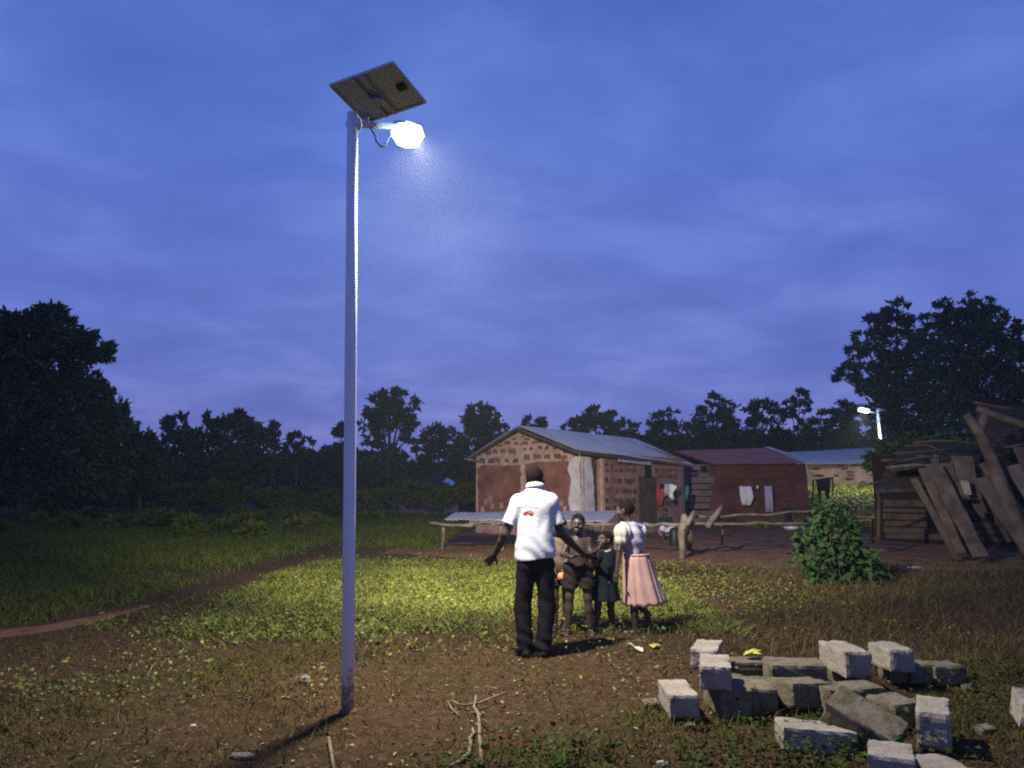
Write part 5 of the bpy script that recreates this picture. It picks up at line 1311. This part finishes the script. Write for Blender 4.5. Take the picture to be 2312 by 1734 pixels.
    def stick(poly_px, m, name, z=.0025):
        ctrp = np.mean(poly_px, 0); vs = []; fs = []
        ring = [np.array(q, float) for q in poly_px]; n_ = len(ring)
        for q in [ctrp] + ring + [(ctrp + r__) / 2 for r__ in ring]:
            w_ = LP(o, q[0], q[1], -.12); dr = ray(q[0], q[1]); org = np.array([0, 0, CH]) - o
            hit = bvh.ray_cast(Vector(org), Vector(dr).normalized())
            h_ = np.array(hit[0]) if hit[0] is not None else w_
            vs.append(h_ - dr / np.linalg.norm(dr) * z)
        for i in range(n_):
            j = (i + 1) % n_
            fs += [(0, 1 + n_ + i, 1 + n_ + j), (1 + n_ + i, 1 + i, 1 + j, 1 + n_ + j)]
        x_ = mesh(name, vs, fs, m, shirt); 
        return x_
    e_ = lambda a, b_: (1140 + a / 16.6, 1100 + b_ / 16.6)
    stick([e_(670, 985), e_(760, 920), e_(880, 885), e_(885, 930), e_(770, 960), e_(690, 1010)], M['maroonp'], 'emblem')
    stick([e_(690, 1012), e_(770, 962), e_(885, 932), e_(870, 1000), e_(790, 1035), e_(715, 1075)], M['redp'], 'emblem')
    stick([e_(900, 870), e_(975, 880), e_(1085, 950), e_(1075, 975), e_(960, 925), e_(895, 915)], M['redp'], 'emblem')
    stick([e_(888, 918), e_(960, 928), e_(1072, 978), e_(1060, 1015), e_(960, 985), e_(875, 960)], M['goldp'], 'emblem')
    stick([e_(880, 965), e_(960, 990), e_(1056, 1018), e_(1035, 1065), e_(950, 1035), e_(890, 1000)], M['greenp'], 'emblem')
    for i in range(15):
        t_ = i / 14; xx = 500 + 720 * t_; yy = 775 - 45 * math.sin(math.pi * t_) + 12 * math.sin(i * 2.3); ww = 17; hh_ = 15 + 5 * ((i * 7) % 3)
        stick([e_(xx - ww, yy - hh_), e_(xx + ww * .5, yy - hh_), e_(xx + ww, yy + hh_ * .3), e_(xx - ww * .3, yy + hh_)], M['navy'], 'lettering')
    for i in range(5):
        xx = 745 + i * 28; stick([e_(xx - 8, 645), e_(xx + 8, 640), e_(xx + 8, 670), e_(xx - 8, 672)], M['navy'], 'lettering')
    # trousers
    U = SDF((-.36, -.24, -.01), (.36, .26, 1.02), .007)
    U.cap(hip_l + np.array([.01, 0, .02]), hip_r + np.array([-.01, 0, .02]), .096, .096, .05); U.ell(((hip_l[0] + hip_r[0]) / 2, 0, .94), (.168, .116, .14), .03)
    for h_, k_, a_ in ((hip_l, kn_l, an_l), (hip_r, kn_r, an_r)):
        U.cap(h_ + np.array([0, 0, -.02]), k_, .092, .076, .03); U.cap(k_, a_ + np.array([0, 0, .02]), .080, .072, .03); U.cap(a_ + np.array([0, 0, .02]), a_ + np.array([0, 0.01, -.03]), .072, .078, .02)
    U.warp(lambda X, Y, Z: .006 * np.sin(Z * 60 + X * 25 + 2 * np.sin(Y * 20)) * np.clip((.32 - Z) / .2, 0, 1) + .003 * np.sin(Z * 34 + X * 40))
    U.F = np.maximum(U.F, .02 - 0 * U.F - (U.lo[2] + np.arange(U.n[2]) * U.h)[None, None, :].astype(np.float32))
    sdf_obj('trousers', U, M['trousers'], body)
    for a_, tw in ((an_l, -.12), (an_r, .1)):
        W_ = SDF(a_ + np.array([-.12, -.15, -.16]), a_ + np.array([.14, .28, .08]), .006)
        f_ = np.array([a_[0], a_[1], 0])
        W_.cap(f_ + np.array([0, -.045, .04]), f_ + np.array([tw * .5, .13, .035]), .040, .038, .02); W_.cap(f_ + np.array([0, -.02, .07]), f_ + np.array([0, .0, .10]), .042, .040, .03)
        W_.cut((0, 0, .004), (0, 0, -1))
        sdf_obj('shoe', W_, M['shoe'], body)
    return body
mo = gp(1209, 1483)
person(mo, 'man in white printed polo shirt and dark trousers seen from behind', man)

# --- generic child
def child(o, hc, f, sc_, neck, sho, elb, wri, fing, palm, hips, knees, ankles, feet_dir, m, torso_r, seatz=None, curl=.3, limb=1.0, hands=(1, 1), lo=None, hi=None, upv=(0, 0, 1), feet_tip=None):
    allp = np.array([hc, *sho, *elb, *wri, *hips, *knees, *ankles])
    S = SDF(np.minimum(allp.min(0) - .20, -.12), allp.max(0) + .20, .0062)
    S.cap(hips[0], hips[1], .078 * limb, .078 * limb, .03)
    mid = (np.array(hips[0]) + hips[1]) / 2; shm = (np.array(sho[0]) + sho[1]) / 2
    S.ell(mid + (shm - mid) * .35, (torso_r[0] * .92, torso_r[1] * .98, .13), .05); S.ell(mid + (shm - mid) * .72, (torso_r[0], torso_r[1], .13), .05)
    S.cap(sho[0], sho[1], .042 * limb, .042 * limb, .04)
    S.cap(shm + np.array([0, 0, .0]), hc + np.array([0, 0, -.05 * sc_]) - np.array(f) * .015, .040 * limb, .042 * limb, .025)
    L, B = head_shape(S, np.array(hc), f, sc_, upv)
    for i in (0, 1):
        a, e, w_ = map(np.array, (sho[i], elb[i], wri[i]))
        S.cap(a, e, .036 * limb, .029 * limb, .025); S.cap(e, w_, .029 * limb, .020 * limb, .015)
        if hands[i]: hand(S, w_, np.array(fing[i], float), palm[i], 1 if i == 0 else -1, .82, curl)
        h_, k_, n_ = map(np.array, (hips[i], knees[i], ankles[i]))
        S.cap(h_, k_, .066 * limb, .046 * limb, .03); S.cap(k_, k_ + (n_ - k_) * .4, .044 * limb, .043 * limb, .02); S.cap(k_ + (n_ - k_) * .35, n_, .043 * limb, .028 * limb, .02)
        fd = np.array(feet_dir[i] if isinstance(feet_dir, list) else feet_dir, float); fd /= np.linalg.norm(fd)
        S.cap(n_ - fd * .03 + np.array([0, 0, -.03]), n_ + fd * .11 + np.array([0, 0, -.045]), .028, .022, .02)
        sdv = np.cross(fd, [0, 0, 1])
        for k in range(5): S.cap(n_ + fd * .10 + sdv * (k - 2) * .012 + np.array([0, 0, -.05]), n_ + fd * (.135 - abs(k - 1.5) * .005) + sdv * (k - 2) * .014 + np.array([0, 0, -.053]), .009, .008, .006)
    body = sdf_obj('person', S, M[m])
    hair_cap(L, B, np.array(hc), sc_, M['hair'], body)
    eyes(L, B, sc_, body)
    return body, L, B
# --- smiling boy in the middle
def boy(o):
    f = np.array([-.28, -.95, -.05]); f /= np.linalg.norm(f)
    hc = LP(o, 1305, 1182, 0)
    sho = (LP(o, 1285, 1219, .0), LP(o, 1327, 1221, .03)); elb = (LP(o, 1271, 1251, -.06), LP(o, 1335, 1250, -.04)); wri = (LP(o, 1290, 1258, -.17), LP(o, 1344, 1245, -.14))
    hips = (LP(o, 1290, 1289, .02), LP(o, 1322, 1289, .02)); kn = (LP(o, 1286, 1347, -.02), LP(o, 1327, 1350, .0)); an = (LP(o, 1283, 1419, .0), LP(o, 1333, 1419, .02))
    body, L, B = child(o, hc, f, .93, None, sho, elb, wri, ((.9, .1, .15), (.6, -.2, .5)), ((0, .3, 1), (-.3, 0, 1)), hips, kn, an, [(-.25, -1, 0), (.1, -1, 0)], 'skinb', (.118, .082))
    mb = MB(); mb.tube([L(-.020, .0905, -.056), L(-.008, .0965, -.059), L(.008, .0965, -.059), L(.020, .0905, -.056)], [.0015, .0042, .0042, .0015], 8); tt = mb.build('teeth', M['teeth'], None, True); tt.parent = body
    U = SDF((-.32, -.26, .25), (.32, .26, .95), .0065)
    U.cap(hips[0] + np.array([0, 0, .04]), hips[1] + np.array([0, 0, .04]), .095, .095, .04)
    for h_, k_ in zip(hips, kn): U.cap(h_, h_ + (k_ - h_) * .70, .085, .082, .02)
    zc = (hips[0] + (kn[0] - hips[0]) * .68)[2]; wz = hips[0][2] + .09
    U.warp(lambda X, Y, Z: .004 * np.sin(Z * 70 + X * 40)); U.cut((0, 0, zc), (0, 0, -1)); U.cut((0, 0, wz), (0, 0, 1))
    sdf_obj('shorts', U, M['shorts'], body)
    return body
person(gp(1306, 1432), 'smiling bare chested boy in dark shorts facing the man', boy)
# --- child half hidden behind the man, holding an orange fruit
def hidden(o):
    f = np.array([-.5, -.85, 0]); f /= np.linalg.norm(f)
    hc = LP(o, 1264, 1188, 0)
    sho = (LP(o, 1246, 1223, .0), LP(o, 1283, 1224, .02)); elb = (LP(o, 1243, 1258, -.03), LP(o, 1280, 1262, -.04)); wri = (LP(o, 1253, 1288, -.12), LP(o, 1270, 1292, -.14))
    hips = (LP(o, 1252, 1288, .02), LP(o, 1280, 1288, .02)); kn = (LP(o, 1252, 1345, -.01), LP(o, 1279, 1346, .0)); an = (LP(o, 1253, 1408, .0), LP(o, 1277, 1408, .02))
    body, L, B = child(o, hc, f, .90, None, sho, elb, wri, ((.3, -.3, -.6), (-.4, -.3, -.6)), ((.6, -.1, .5), (-.5, -.1, .6)), hips, kn, an, (-.3, -1, 0), 'skinb', (.112, .08))
    U = SDF((-.36, -.3, .35), (.36, .3, 1.12), .0065)
    mid = (hips[0] + hips[1]) / 2; shm = (sho[0] + sho[1]) / 2
    U.ell(mid + (shm - mid) * .72, (.128, .096, .15), .04); U.ell(mid + (shm - mid) * .3, (.125, .098, .16), .05); U.cap(sho[0], sho[1], .056, .056, .04)
    for a, e in zip(sho, elb): U.cap(a, a + (e - a) * .6, .052, .056, .02)
    U.cut(mid + np.array([0, 0, -.04]), (0, 0, -1)); U.cut(shm + np.array([0, 0, .045]), (0, 0, 1)); U.warp(lambda X, Y, Z: .004 * np.sin(Z * 50 + X * 30))
    sdf_obj('shirt', U, M['olive'], body)
    W_ = SDF((-.32, -.26, .2), (.32, .26, .85), .0065)
    W_.cap(hips[0], hips[1], .09, .09, .04)
    for h_, k_ in zip(hips, kn): W_.cap(h_, h_ + (k_ - h_) * .62, .078, .078, .02)
    W_.cut((0, 0, (hips[0] + (kn[0] - hips[0]) * .6)[2]), (0, 0, -1)); sdf_obj('shorts', W_, M['shorts'], body)
    return body
ho = gp(1265, 1420)
person(ho, 'child in olive shirt half hidden behind the man', hidden)
fp = P(1268, 1302, ho[1] - .24)
mb = MB(); lathe(mb, fp + np.array([0, 0, -.045]), [(.004, 0), (.03, .008), (.045, .03), (.047, .05), (.036, .078), (.012, .09)], 14)
tag(mb.build('orange', M['orange'], None, True), 'orange fruit held by the child behind the man', 'fruit')
# --- small child in dark dress
def small(o):
    f = np.array([-.86, -.5, .12]); f /= np.linalg.norm(f)
    hc = LP(o, 1366, 1219, 0)
    sho = (LP(o, 1352, 1250, -.03), LP(o, 1381, 1250, .04)); elb = (LP(o, 1344, 1275, -.12), LP(o, 1388, 1280, .02)); wri = (LP(o, 1336, 1262, -.16), LP(o, 1380, 1305, -.06))
    hips = (LP(o, 1354, 1318, -.02), LP(o, 1377, 1318, .02)); kn = (LP(o, 1350, 1366, -.04), LP(o, 1379, 1366, .03)); an = (LP(o, 1346, 1414, -.02), LP(o, 1381, 1414, .02))
    body, L, B = child(o, hc, f, .86, None, sho, elb, wri, ((-.5, -.2, .5), (-.3, -.2, -.9)), ((0, .3, 1), (-.8, 0, 0)), hips, kn, an, (-.8, -.5, 0), 'skinb', (.10, .085), limb=.88)
    D_ = SDF((-.36, -.36, .1), (.36, .36, 1.05), .0065)
    shm = (sho[0] + sho[1]) / 2; mid = (hips[0] + hips[1]) / 2
    D_.ell(shm + np.array([0, 0, -.10]), (.118, .105, .15), .04); D_.cap(sho[0], sho[1], .052, .052, .03)
    D_.cap(shm + np.array([0, 0, -.15]), np.array([mid[0], mid[1], LP(o, 1364, 1356, 0)[2]]), .10, .165, .05)
    for a, e in zip(sho, elb): D_.cap(a, a + (e - a) * .4, .05, .055, .02)
    D_.warp(lambda X, Y, Z: .010 * np.sin(np.arctan2(Y - mid[1], X - mid[0]) * 9 + .6) * np.clip((shm[2] - .2 - Z) / .3, 0, 1))
    D_.cut((0, 0, LP(o, 1364, 1355, 0)[2]), (0, 0, -1)); D_.cut(shm + np.array([0, 0, .04]), (0, 0, 1))
    dr = sdf_obj('dress', D_, M['teal'], body)
    mb = MB(); g = lambda a: shm + np.array([.056 * math.cos(a), .056 * math.sin(a), .030 - .012 * math.cos(a - 3.7)])
    mb.tube([g(2 * math.pi * i / 20) for i in range(21)], .013, 8); cl = mb.build('collar', M['clothgrey'], None, True); cl.parent = dr
    return body
person(gp(1363, 1426), 'small child in dark teal dress looking up at the man', small)
# --- girl in pink skirt
def girl(o):
    f = np.array([-.90, .40, -.05]); f /= np.linalg.norm(f)
    hc = LP(o, 1411, 1152, 0)
    sho = (LP(o, 1408, 1191, -.12), LP(o, 1440, 1189, .08)); elb = (LP(o, 1398, 1242, -.18), LP(o, 1446, 1240, .22)); wri = (LP(o, 1392, 1291, -.22), LP(o, 1440, 1284, .27))
    hips = (LP(o, 1434, 1290, -.035), LP(o, 1440, 1289, .05)); kn = (LP(o, 1431, 1362, -.05), LP(o, 1442, 1362, .05)); an = (LP(o, 1435, 1420, -.04), LP(o, 1462, 1386, .05))
    body, L, B = child(o, hc, f, .96, None, sho, elb, wri, ((-.15, -.1, -1), (-.2, -.1, -1)), ((.3, .9, 0), (.2, -.9, 0)), hips, kn, an, [(-.9, .1, 0), (-.3, .1, -.8)], 'skinb', (.105, .11), limb=.98)
    T = SDF((-.42, -.42, .6), (.42, .42, 1.45), .0065)
    mid = (hips[0] + hips[1]) / 2; shm = (sho[0] + sho[1]) / 2; wz = LP(o, 1436, 1252, 0)[2]
    T.ell(shm + np.array([0, 0, -.10]), (.118, .135, .15), .04); T.ell(np.array([(shm[0] + mid[0]) / 2, (shm[1] + mid[1]) / 2, wz + .10]), (.105, .115, .17), .05); T.cap(sho[0], sho[1], .06, .06, .04)
    T.cut((0, 0, wz - .02), (0, 0, -1)); T.cut(shm + np.array([0, 0, .055]), (0, 0, 1)); T.warp(lambda X, Y, Z: .004 * np.sin(Z * 55 + Y * 30) + .004 * np.sin(Z * 21 + X * 50))
    top = sdf_obj('top', T, M['lav'], body)  # lavender instead of cream: unlit shade on her back put into the colour
    for i, (a, e) in enumerate(zip(sho, elb)):
        a = np.array(a); e = np.array(e); q_ = SDF(np.minimum(a, e) - .14, np.maximum(a, e) + .14, .0065)
        c = a + (e - a) * .2; q_.ell(c, (.092, .088, .088), .03); q_.cap(c, a + (e - a) * .48, .080, .060, .03); q_.cap(a + (e - a) * .46, a + (e - a) * .54, .062, .066, .01)
        q_.warp(lambda X, Y, Z: .0055 * np.sin(np.arctan2(Y - c[1], X - c[0]) * 8 + 9 * Z))
        sl_ = sdf_obj('sleeve', q_, M['cream'], top)
    # gathered skirt
    vs = []; nu = 96; rows_ = 14; hz = LP(o, 1436, 1366, 0)[2]
    for j in range(rows_):
        t_ = j / (rows_ - 1); R = .132 + .06 * t_ ** .8; c = np.array([mid[0] + .055 * t_ ** 1.3, mid[1], wz + (hz - wz) * t_])
        for i in range(nu):
            a = 2 * math.pi * i / nu; fold = 1 + (.02 + .055 * t_) * math.sin(a * 15 + 1.8 * math.sin(a * 2) + 1.2 * math.sin(a * 3 + t_)) + .05 * t_ * math.sin(a * 5 + 1)
            fl_ = 1 + .30 * t_ * max(0, math.cos(a)) 
            vs.append(c + np.array([R * fold * fl_ * math.cos(a), R * fold * math.sin(a), .006 * t_ * math.sin(a * 13) + .03 * t_ * max(0, math.cos(a))]))
    fs = [(j * nu + i, j * nu + (i + 1) % nu, (j + 1) * nu + (i + 1) % nu, (j + 1) * nu + i) for j in range(rows_ - 1) for i in range(nu)]
    sk = mesh('skirt', vs, fs, M['pink'], body, True); s_ = sk.modifiers.new('thickness', 'SOLIDIFY'); s_.thickness = .003
    mb = MB(); g = lambda a: np.array([mid[0], mid[1], wz]) + np.array([.134 * math.cos(a), .134 * math.sin(a), 0]); mb.tube([g(2 * math.pi * i / 28) for i in range(29)], .013, 8); wb = mb.build('waistband', M['pink'], None, True); wb.parent = sk
    return body
person(gp(1438, 1430), 'girl in puffed cream top and pink gathered skirt', girl)
# --- seated figure by the brick house
def seated(o):
    f = np.array([-.4, -.9, 0]); f /= np.linalg.norm(f)
    sc_ = 1.0; hc = np.array([0, 0, .86])
    sho = (np.array([-.16, 0, .66]), np.array([.16, .03, .66])); elb = (np.array([-.22, -.12, .44]), np.array([.22, -.10, .44])); wri = (np.array([-.08, -.28, .36]), np.array([.08, -.28, .36]))
    hips = (np.array([-.09, .04, .24]), np.array([.09, .04, .24])); kn = (np.array([-.16, -.36, .36]), np.array([.14, -.36, .36])); an = (np.array([-.14, -.36, .075]), np.array([.12, -.36, .075]))
    body, L, B = child(o, hc, f, sc_, None, sho, elb, wri, ((.6, -.6, -.1), (-.6, -.6, -.1)), ((0, 0, -1), (0, 0, -1)), hips, kn, an, (-.2, -1, 0), 'skin', (.15, .11), limb=1.1)
    U = SDF((-.4, -.55, .05), (.4, .35, .82), .009)
    U.ell((0, .02, .52), (.175, .135, .19), .04); U.cap(sho[0], sho[1], .062, .062, .04)
    for a, e in zip(sho, elb): U.cap(a, e, .058, .055, .03)
    U.cut((0, 0, .70), (0, 0, 1)); sdf_obj('shirt', U, M['clothd'], body)
    W_ = SDF((-.45, -.6, .02), (.45, .35, .62), .009); W_.cap(hips[0], hips[1], .13, .13, .05)
    for h_, k_ in zip(hips, kn): W_.cap(h_, k_, .11, .10, .05)
    W_.ell((0, -.2, .30), (.2, .22, .1), .06); sdf_obj('wrapper', W_, M['lav'], body)
    return body
so = PZ(1503, 1218, 0); so[2] = .0
person(so, 'person in dark top with pale lilac wrapper seated by the brick house', seated)
st_ = thing('stool', (so[0], so[1], 0), 'low wooden stool under the seated person by the brick house', 'stool')
mb = MB(); mb.box((so[0], so[1] + .06, .115), (.36, .26, .04)); mb.build('seat', M['wood_dark'], st_)
for a in (-.16, .16):
    for b_ in (-.1, .16): mb = MB(); mb.box((so[0] + a * .8, so[1] + b_ * .7 + .03, .045), (.05, .05, .11)); mb.build('leg', M['wood_dark'], st_)

# --- dim child standing behind the rails
def dim(o):
    f = np.array([-.3, -.95, 0]); f /= np.linalg.norm(f)
    hc = np.array([0, 0, 1.08])
    sho = (np.array([-.125, 0, .87]), np.array([.125, .02, .87])); elb = (np.array([-.165, .01, .66]), np.array([.165, .02, .66])); wri = (np.array([-.15, -.06, .48]), np.array([.16, -.05, .48]))
    hips = (np.array([-.07, .01, .55]), np.array([.07, .01, .55])); kn = (np.array([-.075, -.01, .30]), np.array([.085, 0, .30])); an = (np.array([-.08, .02, .07]), np.array([.10, .02, .07]))
    body, L, B = child(o, hc, f, .88, None, sho, elb, wri, ((0, -.2, -1), (0, -.2, -1)), ((.9, .2, 0), (-.9, .2, 0)), hips, kn, an, (-.2, -1, 0), 'skin', (.112, .08))
    U = SDF((-.32, -.25, .25), (.32, .25, 1.0), .009)
    U.ell((0, .0, .76), (.125, .095, .15), .04); U.ell((0, .0, .58), (.135, .11, .16), .05); U.cap(sho[0], sho[1], .05, .05, .04); U.cap((0, 0, .6), (0, 0, .36), .125, .145, .05)
    for a, e in zip(sho, elb): U.cap(a, a + (e - a) * .6, .048, .052, .02)
    U.cut((0, 0, .36), (0, 0, -1)); U.cut((0, 0, .91), (0, 0, 1)); sdf_obj('dress', U, M['clothd'], body)
    return body
person(gp(1781, 1206), 'child in dark clothes standing behind the long rails near the bush', dim)

# ------------------------------------------------------------------ thin evening haze
hm = bpy.data.materials.new('haze'); hm.use_nodes = True
t = hm.node_tree; t.nodes.clear()
o_ = N(t, 'ShaderNodeOutputMaterial'); pv_ = N(t, 'ShaderNodeVolumePrincipled')
pv_.inputs['Color'].default_value = (.9, .95, 1, 1); pv_.inputs['Density'].default_value = HAZE; pv_.inputs['Anisotropy'].default_value = .2
t.links.new(pv_.outputs[0], o_.inputs['Volume'])
mb = MB(); mb.box((0, 150, 8.5), (690, 420, 20))
tag(mb.build('haze', hm), kind='stuff')
